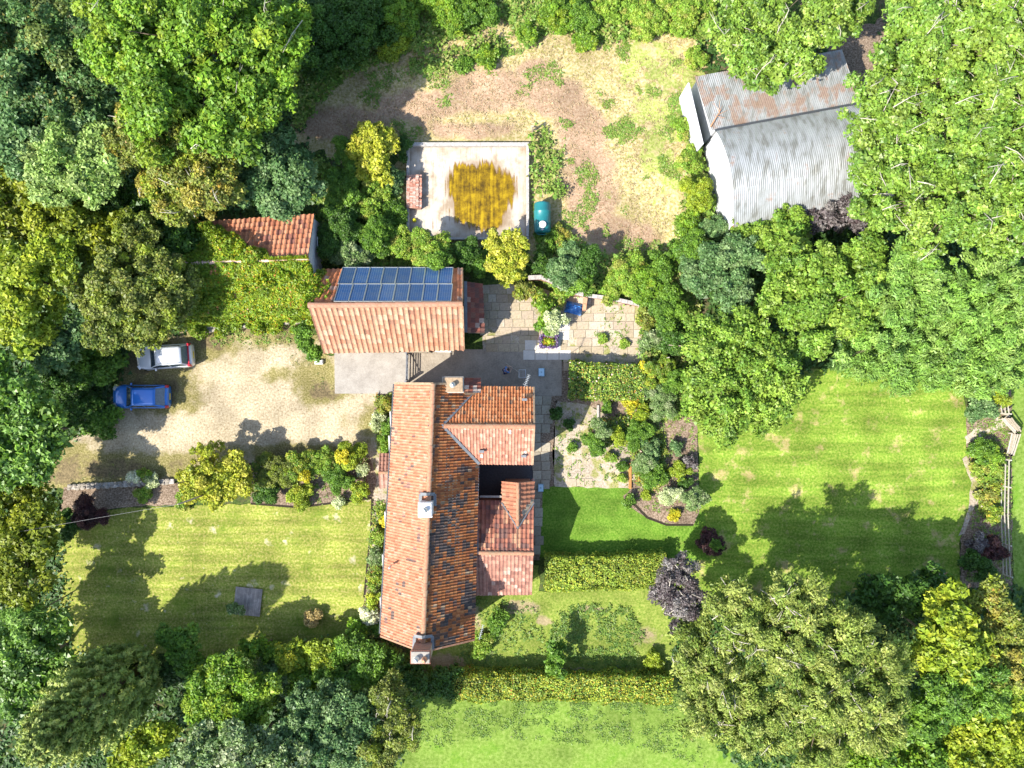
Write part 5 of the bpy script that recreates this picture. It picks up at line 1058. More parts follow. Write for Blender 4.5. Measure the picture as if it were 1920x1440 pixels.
vv = [hc-d*.014+Vector((v.co.x, v.co.y, v.co.z*1.16)) for v in bm.verts]; kp = [f for f in bm.faces if f.calc_center_median().z > -.02-.9*0 and (f.calc_center_median().dot(Vector((d.x, d.y, 0))) < .045 or f.calc_center_median().z > .06)]
hr.add(vv, [tuple(v.index for v in f.verts) for f in kp]); bm.free(); hr.build('hair', m_hair, per, True)
for k, (f_, l_, z_) in ((1, (.54, .1, .98)), (-1, (.54, -.04, 1.12))):
    ch = []; 
    hb = q(f_, l_, z_)
    for i in range(4): a = q(f_+.05, l_+(i-1.5)*.018, z_-.01); ch.append([(hb, .022), (a, .010), (q(f_+.085, l_+(i-1.5)*.02, z_-.025), .008), (q(f_+.085-.02, l_+(i-1.5)*.02, z_-.055), .007)])
    ch.append([(hb, .022), (q(f_+.03, l_+.035*k, z_-.02), .010), (q(f_+.06, l_+.03*k, z_-.045), .008)]); skin('hand', ch, m_skin, per, 1)
for k in (.15, -.15):
    fz = MB(); a = Vector(q(.02 if k > 0 else -.12, k, .05)); fz.beam(a, a+d*.24, .1, .09); fz.build('shoe', m_dark, per, bevel=.03)
po = MB(); po.tube([q(.35, .55, .02), q(.62, .03, 1.05), q(.9, -.5, 2.0)], .018, 6); tag(po.build('pole', m_pw), 'thin pale pole held by the person in the yard', 'pole')
wc = P(979, 701); hf = thing('folding_frame', 'faint wire framed trolley on the shaded yard beside the person', 'frame', (wc.x, wc.y, 0))
for dx, dy in ((-.25, -.3), (.25, -.3), (.25, .3), (-.25, .3)): MB().tube([(wc.x+dx, wc.y+dy, .03), (wc.x+dx, wc.y+dy, .8)], .014, 5).build('leg', m_alu, hf)
mb = MB()
for z in (.4, .8):
    c4 = [(wc.x-.25, wc.y-.3, z), (wc.x+.25, wc.y-.3, z), (wc.x+.25, wc.y+.3, z), (wc.x-.25, wc.y+.3, z)]
    for a, b in zip(c4, c4[1:]+c4[:1]): mb.tube([a, b], .012, 5)
for k in range(5): mb.tube([(wc.x-.25+.1*k+.05, wc.y-.3, .8), (wc.x-.25+.1*k+.05, wc.y+.3, .8)], .008, 4)
mb.build('wire_shelf', m_alu, hf)
# ================================================================ TREES  (px, py, radius px, top height m)
T = tree
# north-west wood
T('tree', 'dark rowan flecked with orange berries in the northwest corner of the wood', 'tree', [(80, 110, 125, 10), (30, 60, 90, 9.5), (130, 190, 75, 9)], 'rowan', clump=.75, lw=(.32, .16))
T('tree', 'tall bright green ash, largest crown of the northwest wood', 'tree', [(280, 90, 125, 12), (400, 60, 130, 12), (480, 140, 105, 11), (330, 200, 110, 11), (430, 220, 90, 10.5), (240, 20, 90, 11.5), (520, 60, 80, 10.5)], 'bright', twigs=16, lw=(.36, .2), clump=.8)
T('tree', 'dusky blue green tree along the west edge below the berried rowan', 'tree', [(70, 225, 95, 8.5), (10, 250, 70, 8), (160, 215, 55, 8)], 'blue', clump=.7)
T('tree', 'small pale green tree with star shaped crown west of the olive thicket', 'tree', [(130, 290, 65, 9), (100, 330, 55, 8.5), (175, 330, 60, 8.6), (75, 290, 35, 8), (185, 265, 40, 8.5)], 'pale', lw=(.28, .2), clump=.62)
T('tree', 'airy olive tree with fine twigs and orange tinged southern branches', 'tree', [(300, 270, 90, 9), (370, 310, 80, 8.6), (330, 350, 75, 8), (250, 260, 60, 8.8), (400, 360, 50, 7.8)], 'oliveo', lw=(.27, .15), clump=.6, twigs=26)
T('tree', 'blue green ornamental tree hanging over the north eave of the creeper clad outbuilding', 'tree', [(520, 310, 70, 6.5), (560, 350, 52, 6.6), (490, 350, 48, 6.2), (530, 380, 38, 6.2)], 'blue', lw=(.26, .2), clump=.55)
T('tree', 'dark yellow green maple at the west edge under the pale star shaped tree', 'tree', [(50, 350, 85, 7.5), (120, 410, 70, 7.2), (20, 420, 70, 7), (180, 440, 60, 6.6)], 'yelold', lw=(.36, .26), clump=.7)
T('tree', 'deep green holly filling the gap north of the round olive tree', 'tree', [(220, 395, 60, 5.5), (290, 425, 60, 5), (330, 460, 50, 5), (180, 400, 50, 5.5)], 'dark', clump=.6)
T('tree', 'round olive tree with a dense domed crown overhanging the silver estate car', 'tree', [(245, 545, 100, 7.6), (290, 575, 76, 7.2), (215, 592, 68, 7), (250, 480, 70, 7.2), (190, 540, 58, 7), (320, 540, 62, 6.8)], 'olive', lw=(.26, .18), clump=.58, squash=.85)
T('tree', 'yellow tipped field maple at the west edge beside the round olive tree', 'tree', [(50, 520, 75, 8), (60, 600, 70, 7.6), (10, 570, 70, 7.5), (100, 480, 50, 7.5)], 'yg', lw=(.34, .24), clump=.68)
T('tree', 'grey green hazel between the yellow tipped maple and the round olive tree', 'tree', [(125, 640, 45, 5.5), (160, 620, 40, 5.3), (90, 655, 45, 5.4)], 'blue', clump=.5)
T('tree', 'broad mid green sycamore at the west edge by the drive entrance', 'tree', [(45, 770, 75, 8), (35, 840, 80, 7.5), (80, 810, 55, 7), (10, 720, 60, 7.5), (60, 870, 40, 6.5)], 'mid', lw=(.36, .28), clump=.7, mat=FOLG)
T('tree', 'shaded yellow green hornbeam at the west edge beside the west lawn', 'tree', [(40, 960, 70, 6.6), (55, 1040, 62, 6.2), (20, 1090, 60, 6.2), (70, 1000, 50, 6)], 'yelold', lw=(.32, .22), clump=.62)
T('tree', 'glossy green laurel tree left of the giant leaning cypress', 'tree', [(70, 1190, 65, 5.6), (30, 1240, 70, 6), (90, 1270, 55, 5.2), (40, 1310, 50, 5.5)], 'mid', lw=(.44, .2), clump=.7, mat=FOLG)
T('conifer', 'small feathery conifer with drooping pale tips above the glossy laurel', 'conifer', [(35, 1160, 36, 6.2), (60, 1150, 28, 5.6)], 'feather', style='droop', lw=(.4, .07), clump=.45)
for k, (x, y, r, h, lb) in enumerate([(158, 690, 52, 2.6, 'between the hazel and the blue hatchback'), (142, 752, 48, 2.0, 'west of the blue hatchback'), (205, 668, 34, 2.0, 'under the round olive tree by the estate car'), (110, 700, 60, 3.2, 'against the west edge maple'), (190, 790, 35, 1.6, 'at the mouth of the drive')]):
    shrub('shrub', 'dark shaded bramble bush '+lb, x, y, r, h, 'dark' if k % 2 else 'mid', group='shaded brambles beside the parked cars', clump=.5, lw=(.26, .17))
# great cypress: tall spindle standing at about (262,1225), leaning out of view only by perspective
def cypress():
    b = P(262, 1252); root = thing('cypress', 'huge spindle shaped golden green cypress leaning over the southwest corner', 'conifer', (b.x, b.y, 0))
    rg = np.random.default_rng(42); Ht = 11.8; k = 760; t = np.sqrt(rg.uniform(0, 1, k))*.0+rg.uniform(.02, 1, k); ph = rg.uniform(0, 2*math.pi, k)
    r_ = 3.0*np.sin(np.pi*np.clip(t*.86+.14, 0, 1))**.75*np.where(t > .5, 1, 1)*rg.uniform(.72, 1.05, k)*(1.0-.15*t)
    cen = np.stack([b.x+np.cos(ph)*r_, b.y+np.sin(ph)*r_, .3+t*Ht], 1); ax = unit(np.stack([np.cos(ph)*.45, np.sin(ph)*.45, np.ones(k)], 1)+rg.normal(size=(k, 3))*.12)
    n = 95; idx = np.repeat(np.arange(k), n); N = len(idx); d = rg.normal(size=(N, 3)); rc = rg.uniform(.16, .27, k)[idx]; s = rg.uniform(-.6, .75, N)
    c = cen[idx]+ax[idx]*(s*1.25)[:, None]+d*(rc*(.76-s)**.5*.55)[:, None]; od = unit(np.stack([np.cos(ph), np.sin(ph), .35*np.ones(k)], 1))[idx]
    cb = pal_colors(rg, PAL['cypress'], k)*rg.uniform(.75, 1.3, k)[:, None]; tip = np.clip(s+.1, 0, 1)[:, None]
    col = cb[idx]*.75+pal_colors(rg, PAL['cypress'], N)*.25+tip*np.array([.10, .09, .03])  # paler spray tips put highlights into the leaf colour
    leaf_object('crown', c, od*.35+np.array([-.35,-.2,.55])+d*.5, .34, .08, col, FOL, root, ax[idx]+d*.25, 3)
    MB().tube([(b.x, b.y, -.1), (b.x, b.y, 5), (b.x, b.y, 11)], [.35, .2, .04], 8).build('trunk', BARK, root, True)
    n = 26; core = MB()
cypress()
T('shrub', 'round dark green bush between the leaning cypress and the dark timber cover', 'shrub', [(345, 1200, 42, 3.4), (348, 1235, 40, 3.2)], 'mid', lw=(.24, .16), clump=.42, trunk=False)
T('tree', 'bright green elder at the south edge of the west lawn', 'tree', [(480, 1215, 32, 3), (505, 1225, 22, 2.6)], 'bright', lw=(.28, .2), clump=.42)
T('tree', 'mid green ash right of the leaning cypress', 'tree', [(420, 1275, 58, 5.2), (450, 1335, 62, 5.6), (385, 1310, 45, 5.2), (480, 1295, 45, 5)], 'bright', lw=(.28, .17), clump=.6)
T('shrub', 'yellow lime bush at the bottom edge beside the cypress', 'shrub', [(270, 1400, 42, 5), (240, 1425, 36, 4.6), (305, 1375, 30, 4.6)], 'yg', lw=(.34, .22), clump=.5)
T('tree', 'speckled pale leaved tree at the bottom edge right of the lime bush', 'tree', [(390, 1420, 62, 6.5), (470, 1410, 70, 6.8), (530, 1430, 60, 6.6)], 'sage', lw=(.28, .2), clump=.55, mat=FOLG)
T('tree', 'grey blue willow at the bottom edge below the mixed hedge', 'tree', [(600, 1325, 62, 5.2), (640, 1400, 70, 5.8), (570, 1390, 50, 5.5), (660, 1345, 45, 5)], 'blue', lw=(.26, .15), clump=.6)
T('tree', 'thin olive larch with bare twigs south of the farmhouse gable', 'tree', [(735, 1300, 42, 5.2), (740, 1360, 50, 5.6), (715, 1410, 45, 5.6)], 'olive', lw=(.24, .09), clump=.5, twigs=18)
for (x, y, r, h, pl_, lb) in [(540, 1235, 36, 2.8, 'shedge', 'yellow flecked hawthorn bush in the hedge below the west lawn'), (600, 1225, 38, 2.8, 'yg', 'lime green hawthorn bush in the middle of the hedge below the west lawn'), (660, 1215, 38, 3, 'mid', 'dark green hawthorn bush near the white flowering climber'), (700, 1250, 44, 3.2, 'mid', 'glossy laurel bush southwest of the farmhouse gable'), (760, 1265, 40, 2.8, 'dark', 'dark bush right under the southern chimney'), (510, 1265, 40, 2.7, 'sage', 'pale silvery bush below the bright green elder'), (560, 1268, 40, 2.6, 'bright', 'mid green bush below the yellow flecked hawthorn'), (620, 1266, 45, 2.8, 'mid', 'green bush behind the lime green hawthorn'), (830, 1280, 40, 2.2, 'dark', 'dark evergreen at the west end of the south hedge'), (670, 1180, 20, 1.6, 'bright', 'small fresh green bush at the corner of the west lawn')]:
    shrub('shrub', lb, x, y, r, h, pl_, clump=.42, lw=(.22, .15))
# front garden
T('shrub', 'large golden yellow shrub between the west lawn and the drive', 'shrub', [(395, 880, 52, 3.4), (430, 900, 42, 3.2), (370, 905, 40, 3), (405, 925, 38, 2.6), (440, 870, 26, 3)], 'yellow', lw=(.22, .15), clump=.40)
for (x, y, r, h, pl_, lb) in [(497, 920, 27, 1.5, 'dark', 'rounded dark green cushion shrub right of the golden shrub'), (520, 880, 38, 1.9, 'olive', 'olive shrub at the front of the drive bed'), (565, 870, 36, 1.8, 'rose', 'mixed leafy shrub in the middle of the drive bed'), (558, 925, 27, 1.4, 'hedge', 'light green shrub touching the west lawn edge'), (605, 862, 30, 1.5, 'weed', 'spiky green plant in the drive bed'), (655, 850, 32, 1.9, 'yg', 'yellow green bush at the east end of the drive bed'), (643, 855, 15, 2.2, 'gold', 'golden flowering clump on the bush at the east end of the drive bed'), (636, 895, 30, 1.5, 'mid', 'domed dark green shrub in the eastern drive bed'), (673, 918, 24, 1.3, 'hedge', 'pale lime shrub at the corner of the west lawn by the porch'), (679, 882, 14, .8, 'silver', 'silver leaved plant by the porch path'), (570, 893, 12, 1.9, 'gold', 'small golden flower clump in the middle of the drive bed'), (636, 942, 9, .7, 'silver', 'tiny silver plant spilling on the west lawn'), (343, 942, 15, .7, 'weed', 'strap leaved plant below the golden shrub'),
    (165, 965, 34, 1.7, 'maple', 'dark red maple in the shade of the west bed'), (130, 985, 30, 1.6, 'dark', 'dark green shrub left of the dark red maple'), (252, 893, 12, .8, 'white', 'white flowering plant on the stone edging'), (285, 902, 12, .7, 'silver', 'grey lavender clump on the stone edging'), (270, 890, 12, .8, 'weed', 'small green plant beside the white flowers on the stone edging'), (270, 925, 17, .5, 'weed', 'low weeds in the middle of the west bed')]:
    shrub('shrub', lb, x, y, r, h, pl_, clump=.27, lw=(.13, .085))
for (x, y, r, h, pl_, lb) in [(720, 757, 16, 1.3, 'oliveo', 'dry reddish shrub at the northwest corner of the farmhouse'), (706, 790, 17, 1.2, 'silver', 'silvery grey climber on the farmhouse west wall'), (728, 800, 16, 1.6, 'mid', 'green climber between the silvery one and the porch'), (724, 832, 18, 1.5, 'bright', 'bright green climber north of the porch'),
    (718, 960, 17, 1.2, 'rose', 'rose bush south of the porch'), (722, 975, 9, 1.4, 'gold', 'orange yellow rose blooms south of the porch'), (712, 1005, 19, 1.3, 'weed', 'leafy rose bush on the west wall beside the west lawn edge'), (708, 1045, 19, 1.4, 'sage', 'variegated climber on the west wall'), (702, 1085, 20, 1.5, 'rose', 'green climber above the white hydrangea'), (699, 1125, 18, 1.5, 'hedge', 'pale green climber touching the white hydrangea'), (693, 1150, 26, 1.6, 'white', 'white flowering hydrangea on the farmhouse west wall'), (712, 1180, 20, 1.3, 'mid', 'green shrub under the southwest corner of the roof')]:
    shrub('shrub', lb, x, y, r, h, pl_, clump=.26, lw=(.13, .09), cat='climber' if 'climber' in lb else 'shrub')
shrub('shrub', 'dense green bush at the west end of the peach tiled outbuilding', [(568, 620, 16), (572, 642, 20), (592, 662, 14)], None, None, 1.9, 'mid', clump=.3, lw=(.18, .13), trunk=False)
# between the outbuildings and the basin
T('shrub', 'golden elder bush northwest of the basin', 'shrub', [(700, 265, 42, 3.2), (705, 310, 36, 3.0), (690, 290, 38, 3.1), (725, 270, 26, 2.8)], 'yellow', lw=(.24, .15), clump=.42, cover=1.4)
for (x, y, r, h, pl_, lb) in [(655, 285, 34, 2.6, 'mid', 'green bush left of the golden elder'), (738, 340, 30, 1.3, 'blue', 'blue green buddleia between the golden elder and the basin'), (750, 275, 26, 1.3, 'dark', 'dark bush at the northwest corner of the basin'), (640, 350, 42, 2.8, 'mid', 'tangled green bramble east of the blue green tree'), (690, 375, 46, 1.8, 'weed', 'light green bramble below the golden elder'), (730, 400, 36, 1.2, 'mid', 'leafy bramble along the west wall of the basin'), (640, 420, 44, 2.8, 'dark', 'dark elder above the white gable'), (700, 445, 44, 2.6, 'mid', 'green elder north of the solar panels'), (752, 462, 34, 1.8, 'weed', 'fresh green elder at the southwest corner of the basin'), (620, 460, 26, 2.6, 'dark', 'dark ivy beside the white gable'), (655, 475, 36, 2.6, 'sage', 'pale leaved bush north of the western solar panels'),
    (808, 468, 40, 3.0, 'weed', 'feathery green sumac over the south wall of the basin'), (878, 478, 34, 2.3, 'dark', 'dark green bush between the sumac and the golden acacia'), (900, 500, 26, 2.2, 'mid', 'leafy bush at the northeast corner of the solar panels'), (820, 490, 30, 3.5, 'mid', 'leafy elder overhanging the eastern solar panels'), (1025, 450, 26, 1.0, 'mid', 'green weeds south of the oil tank'), (1050, 440, 20, .8, 'oliveo', 'reddish weeds right of the oil tank')]:
    shrub('shrub', lb, x, y, r, h, pl_, clump=.33, lw=(.17, .11))
T('shrub', 'golden acacia bush at the south side of the basin', 'shrub', [(950, 475, 42, 3.5), (955, 505, 34, 3.2), (930, 455, 22, 3.2), (975, 460, 24, 3.3)], 'yellow', lw=(.2, .13), clump=.36)
for (x, y, r, h, pl_, lb) in [(1060, 505, 44, 3.2, 'blue', 'tall blue green bush north of the garden wall'), (1095, 500, 32, 3.0, 'dark', 'dark bush at the northeast end of the curving garden wall'), (1020, 500, 24, 2.2, 'dark', 'dark shrub west of the tall blue green bush'), (1085, 535, 26, 2.4, 'mid', 'leafy bush behind the straight garden wall'),
    (1020, 562, 24, 1.3, 'rose', 'tangled roses in the bed by the blue tarpaulin'), (1030, 590, 26, 1.7, 'bright', 'bright green shrub in the yard bed'), (1048, 552, 22, 1.1, 'weed', 'low green plants against the curving garden wall'), (1039, 602, 23, 2.1, 'silver', 'pale grey leaved shrub in the middle of the yard bed'), (1022, 612, 16, 1.1, 'mid', 'green shrub next to the violet flower planter'), (985, 545, 24, 1.2, 'oliveo', 'reddish bramble below the golden acacia'),
    (1175, 515, 40, 1.8, 'weed', 'bright green nettle bank above the patio'), (1220, 540, 40, 2.0, 'bright', 'fresh green bramble bank northeast of the patio'), (1150, 545, 30, 1.3, 'weed', 'yellowing bramble against the straight garden wall'), (1250, 580, 40, 2.4, 'mid', 'green bush beyond the east side of the patio'), (1240, 500, 36, 1.8, 'mid', 'dark green weeds at the edge of the rough yard'), (1215, 600, 24, 1.2, 'oliveo', 'yellow leaved bush on the east edge of the patio'), (1225, 635, 26, 1.4, 'sage', 'pale green bush at the southeast patio corner'), (1260, 635, 32, 2.2, 'dark', 'dark red tinged bush behind the thin upright pole'),
    (1300, 470, 44, 3.2, 'mid', 'leafy bush southwest of the curved barn'), (1310, 520, 46, 3.6, 'blue', 'blue green hawthorn below the barn corner bush'), (1290, 300, 30, 1.8, 'weed', 'bright weeds at the foot of the white barn wall'), (1310, 360, 36, 2.4, 'yg', 'yellow green bush against the white barn gable'), (1290, 420, 32, 1.9, 'bright', 'fresh bramble left of the barn southwest corner'), (1345, 430, 30, 2.6, 'blue', 'pale blue bush at the barn southwest corner'), (1280, 240, 22, 1.1, 'weed', 'sparse weeds beside the northern part of the white barn wall')]:
    shrub('shrub', lb, x, y, r, h, pl_, clump=.33, lw=(.17, .11))
# north edge
T('shrub', 'ivy covered bank of dark shaded bushes between the ash and the rough yard', 'shrub', [(600, 60, 70, 4), (660, 30, 60, 4), (590, 110, 45, 3), (650, 90, 50, 3), (700, 60, 40, 2.4)], 'dark', lw=(.2, .15), clump=.5, trunk=False)
for (x, y, r, h, pl_, lb) in [(750, 25, 60, 2.4, 'bright', 'first sunlit bramble bank from the dark ivy at the top edge'), (840, 15, 58, 2.2, 'bright', 'second sunlit bramble bank from the dark ivy at the top edge'), (900, 5, 50, 2.0, 'mid', 'green bramble bank next to the bare dirt at the top edge'), (740, 80, 40, 1.6, 'yg', 'yellow green bramble spreading onto the rough yard'), (1045, 20, 45, 1.8, 'bright', 'tall nettle clump in the middle of the top edge'), (1085, 25, 42, 1.7, 'mid', 'green bramble right of the tall nettle clump'), (990, 60, 22, 1.2, 'bright', 'narrow column of nettles reaching down into the rough yard'), (1150, 10, 50, 1.6, 'weed', 'pale green bramble bank left of the barn trees'), (1215, 30, 50, 1.5, 'weed', 'straggling green weeds at the top edge'), (1290, 20, 50, 1.8, 'weed', 'light green scrub next to the oak over the barn'), (915, 105, 24, .9, 'bright', 'round nettle patch in the rough yard'), (870, 120, 16, .6, 'mid', 'small dark nettle patch in the rough yard'), (1095, 75, 26, .9, 'bright', 'low green bramble island in the upper rough yard'), (1300, 110, 24, 1.0, 'weed', 'low scrub at the rough yard corner by the barn')]:
    shrub('shrub', lb, x, y, r, h, pl_, clump=.32, lw=(.17, .11))
# north-east
NE = dict(lw=(.28, .19), clump=.58, mat=FOLG, cover=1.1)
T('tree', 'sunlit oak overhanging the north edge of the rusty barn roof', 'tree', [(1420, 40, 75, 8.5), (1480, 90, 62, 8.2), (1410, 100, 52, 7.6), (1560, 20, 70, 8.5), (1500, 125, 35, 7.6), (1430, 145, 28, 7.2), (1370, 60, 40, 7.6)], 'sun', twigs=34, **NE)
T('tree', 'enormous sunlit poplar covering the northeast corner', 'tree', [(1830, 90, 120, 12), (1720, 110, 90, 11), (1880, 220, 110, 12), (1770, 220, 105, 11.5), (1660, 190, 78, 10.5), (1640, 250, 60, 10), (1900, 20, 90, 12), (1720, 30, 70, 11)], 'sun', twigs=90, **NE)
T('tree', 'broad sunlit poplar east of the curved barn roof', 'tree', [(1700, 330, 90, 10.5), (1800, 360, 100, 11), (1890, 400, 95, 11), (1650, 390, 60, 9.5), (1740, 430, 70, 10), (1630, 320, 42, 9.5), (1850, 300, 80, 11)], 'sun', twigs=70, **NE)
T('tree', 'dark purple plum against the south side of the curved barn', 'tree', [(1560, 395, 42, 4.6), (1525, 410, 32, 4.2), (1600, 410, 32, 4.6)], 'purple', lw=(.24, .16), clump=.45)
T('tree', 'light green cherry in front of the purple plum', 'tree', [(1480, 430, 50, 5), (1440, 450, 42, 4.8), (1400, 440, 36, 4.2)], 'sun', lw=(.26, .18), clump=.5)
T('tree', 'dusky blue green thorn west of the spreading maple', 'tree', [(1350, 500, 55, 5), (1390, 480, 45, 5), (1370, 550, 45, 5)], 'blue', lw=(.24, .18), clump=.5)
T('tree', 'wide spreading yellow green maple in the middle of the eastern wood', 'tree', [(1500, 500, 70, 7.5), (1570, 520, 72, 7.8), (1540, 590, 72, 7.5), (1480, 560, 60, 7), (1600, 580, 55, 7.2), (1620, 480, 45, 7.2)], 'sun', lw=(.28, .2), clump=.6)
T('tree', 'drooping pale yellow green willow over the corner of the east lawn', 'tree', [(1370, 640, 70, 6.5), (1440, 670, 66, 6.8), (1340, 710, 60, 6), (1400, 740, 66, 6.2), (1460, 730, 48, 6.2), (1310, 640, 42, 5.4), (1360, 790, 42, 4.5), (1430, 780, 38, 4.8), (1310, 760, 38, 4.5)], 'sun', lw=(.3, .15), clump=.58, style='droop')
FE = dict(style='feather', lw=(.42, .085), clump=.62, squash=.9, cover=1.5)
T('conifer', 'feathery green conifer at the wood edge right behind the east lawn middle', 'conifer', [(1660, 640, 62, 6.4), (1620, 670, 46, 5.6), (1690, 690, 46, 5.4)], 'feather', **FE)
T('conifer', 'feathery green conifer beside the brown gap above the east lawn', 'conifer', [(1745, 640, 62, 6.4), (1750, 690, 42, 5.2), (1785, 660, 45, 6)], 'feather', **FE)
T('conifer', 'feathery green conifer at the east edge above the corner bench', 'conifer', [(1840, 640, 66, 6.6), (1870, 690, 55, 6), (1820, 700, 42, 5)], 'feather', **FE)
T('conifer', 'tall feathery conifer below the broad poplar', 'conifer', [(1710, 520, 66, 8.4), (1680, 560, 50, 7.6), (1760, 560, 52, 7.8)], 'feather', **FE)
T('conifer', 'tall feathery conifer on the east edge below the broad poplar', 'conifer', [(1860, 540, 74, 8.4), (1900, 590, 60, 8), (1810, 590, 50, 7.4)], 'feather', **FE)
# east garden
def hedge(name, label, pts, wd, ht, pal, lw=(.15, .1), dens=1.0):
    w_pts = [P(*p) for p in pts]; root = thing(name, label, 'hedge', w_pts[0]); rg = np.random.default_rng(len(label)); C = []; Nn = []
    for a, b in zip(w_pts[:-1], w_pts[1:]):
        L = (b-a).length+.2; d = np.array((b-a).normalized()); s = np.array([-d[1], d[0], 0]); la = lw[0]*lw[1]*.55
        for area, kind in ((L*wd, 't'), (L*ht, 'l'), (L*ht, 'r'), (L*wd*.7, 'm')):
            n = int(area*2.2*dens/la); u = rg.uniform(-.1, L-.1, n)[:, None]*d; q = rg.uniform(-1, 1, n)
            if kind in 'tm': p = u+s*(q*wd/2)[:, None]+np.array([0, 0, 1])*((ht if kind == 't' else ht*.75)*(1-.10*q**2))[:, None]; nr = np.tile([0, 0, 1.], (n, 1))
            else: z = rg.uniform(.05, 1, n)*ht; sg = 1 if kind == 'l' else -1; p = u+s*(sg*wd/2*(1.0-.08*(z/ht)))[:, None]+np.array([0, 0, 1])*z[:, None]; nr = np.tile(s*sg, (n, 1))
            p = p+np.array(a)
            bump = np.array([mnoise.noise(Vector(x*1.5))*.26+mnoise.noise(Vector(x*.5))*.25+mnoise.noise(Vector(x*5))*.09 for x in p]); p = p+nr*(bump+rg.normal(size=n)*.05)[:, None]; C.append(p); Nn.append(nr*.7+rg.normal(size=(n, 3))*.45+[0, 0, .2])
    c = np.vstack(C); nr = np.vstack(Nn); n = len(c); patch = np.array([mnoise.noise(Vector(x*.8))*1.6 for x in c])
    col = pal_colors(rg, PAL[pal], n)*1.15*rg.uniform(.72, 1.25, n)[:, None]*(1+patch*.25)[:, None]; ok = c[:, 2] > .02
    leaf_object('foliage', c[ok], nr[ok], lw[0], lw[1], col[ok], FOL, root, None, 5)
    m = MB()
    for a, b in zip(w_pts[:-1], w_pts[1:]): m.beam((a.x, a.y, ht*.42), (b.x, b.y, ht*.42), wd*.72, ht*.78)
    m.build('stems', simple('hedge_stems', (.05, .055, .02), .95, .05), root); return root
hedge('hedge', 'clipped light green beech hedge from the lean-to to the dark grey purple tree', [(1022, 1066), (1130, 1066), (1240, 1060)], 2.5, 1.7, 'hedge')
hedge('hedge', 'long clipped hedge with yellow leaves along the meadow south of the farmhouse', [(850, 1272), (950, 1272), (1050, 1275), (1150, 1276), (1250, 1278)], 1.9, 1.7, 'shedge')
hedge('hedge', 'flowering rose hedge south of the patio', [(1066, 712), (1120, 714), (1200, 718)], 2.6, 1.5, 'rose', dens=.9)
for (x, y, r, h, pl_, lb) in [(1235, 700, 36, 1.9, 'rose', 'leafy bush at the east end of the rose hedge'), (1270, 715, 36, 2.2, 'mid', 'green bush between the rose hedge and the drooping willow'), (1230, 735, 32, 1.7, 'sage', 'sage green bush southeast of the rose hedge'), (1184, 756, 18, 1.1, 'gold', 'golden leaved shrub under the rose hedge'), (1203, 778, 20, 1.0, 'yg', 'lime green domed plant next to the golden leaved shrub'), (1245, 765, 28, 1.6, 'sage', 'spotted laurel above the shrub border'), (1213, 690, 15, 1.6, 'gold', 'yellow flowering bush north of the rose hedge end'), (1138, 763, 14, .8, 'mid', 'small dark plant by the short stone edging'),
    (1115, 832, 24, 1.7, 'mid', 'glossy green shrub at the west tip of the shrub border'), (1128, 808, 24, 1.9, 'sage', 'grey green shrub with pinkish flowers in the shrub border'), (1160, 820, 22, 1.4, 'yg', 'yellow green shrub in the northern shrub border'), (1195, 815, 32, 1.5, 'mid', 'broad green shrub in the northern shrub border'), (1220, 845, 28, 1.3, 'blue', 'blue green shrub in the heart of the shrub border'), (1205, 868, 24, 1.4, 'sage', 'spiky grey green plant in the middle of the shrub border'), (1225, 895, 28, 1.3, 'mid', 'leafy green shrub right of the timber sleeper'), (1268, 838, 16, .8, 'blue', 'small blue green plant on the open soil'), (1275, 885, 20, .9, 'yg', 'lime green plant near the east lawn edge'), (1292, 865, 14, .8, 'purple', 'small dark leaved plant by the east lawn edge'), (1253, 930, 22, 1.2, 'silver', 'cream variegated shrub next to the round grey green bush'), (1300, 938, 28, 1.9, 'sage', 'round grey green pine bush at the tip of the shrub border'), (1262, 966, 13, .5, 'gold', 'yellow flower patch on the border edge by the courtyard lawn'), (1211, 928, 10, .5, 'yg', 'small yellow tipped plant near the timber sleeper'), (1180, 940, 14, .7, 'mid', 'low green plant at the courtyard lawn corner'), (1283, 905, 16, .8, 'dark', 'low dark plant north of the round grey green bush'),
    (1145, 858, 9, .5, 'weed', 'tuft of weeds in the pale gravel garden'), (1166, 876, 8, .5, 'mid', 'small dark tuft beside the timber sleeper'), (1073, 838, 8, .4, 'mid', 'small tuft in the west of the pale gravel garden'), (1166, 896, 7, .4, 'weed', 'tiny seedling south of the small dark tuft'), (1042, 775, 14, .7, 'dark', 'shaded green plant beside the flagstone path'), (1066, 795, 10, .6, 'dark', 'small shaded plant in the gravel garden corner'), (1130, 636, 7, .3, 'weed', 'weeds growing through the patio centre'), (1170, 645, 8, .3, 'weed', 'small green weed near the east edge of the patio')]:
    shrub('shrub', lb, x, y, r, h, pl_, clump=.24, lw=(.12, .08))
T('tree', 'dark grey purple leaved cherry at the end of the beech hedge', 'tree', [(1270, 1080, 42, 5.4), (1285, 1130, 44, 5.6), (1250, 1110, 32, 5), (1290, 1165, 30, 5)], 'purple', lw=(.2, .13), clump=.45, twigs=20)
shrub('shrub', 'small dark red bush on the shaded east lawn', 1333, 1018, 26, 1.5, 'maple', gap=0, style='plain', clump=.32, lw=(.17, .12)); shrub('shrub', 'green tuft inside the dark red bush', 1345, 1022, 14, 1.8, 'mid', clump=.26, lw=(.16, .1))
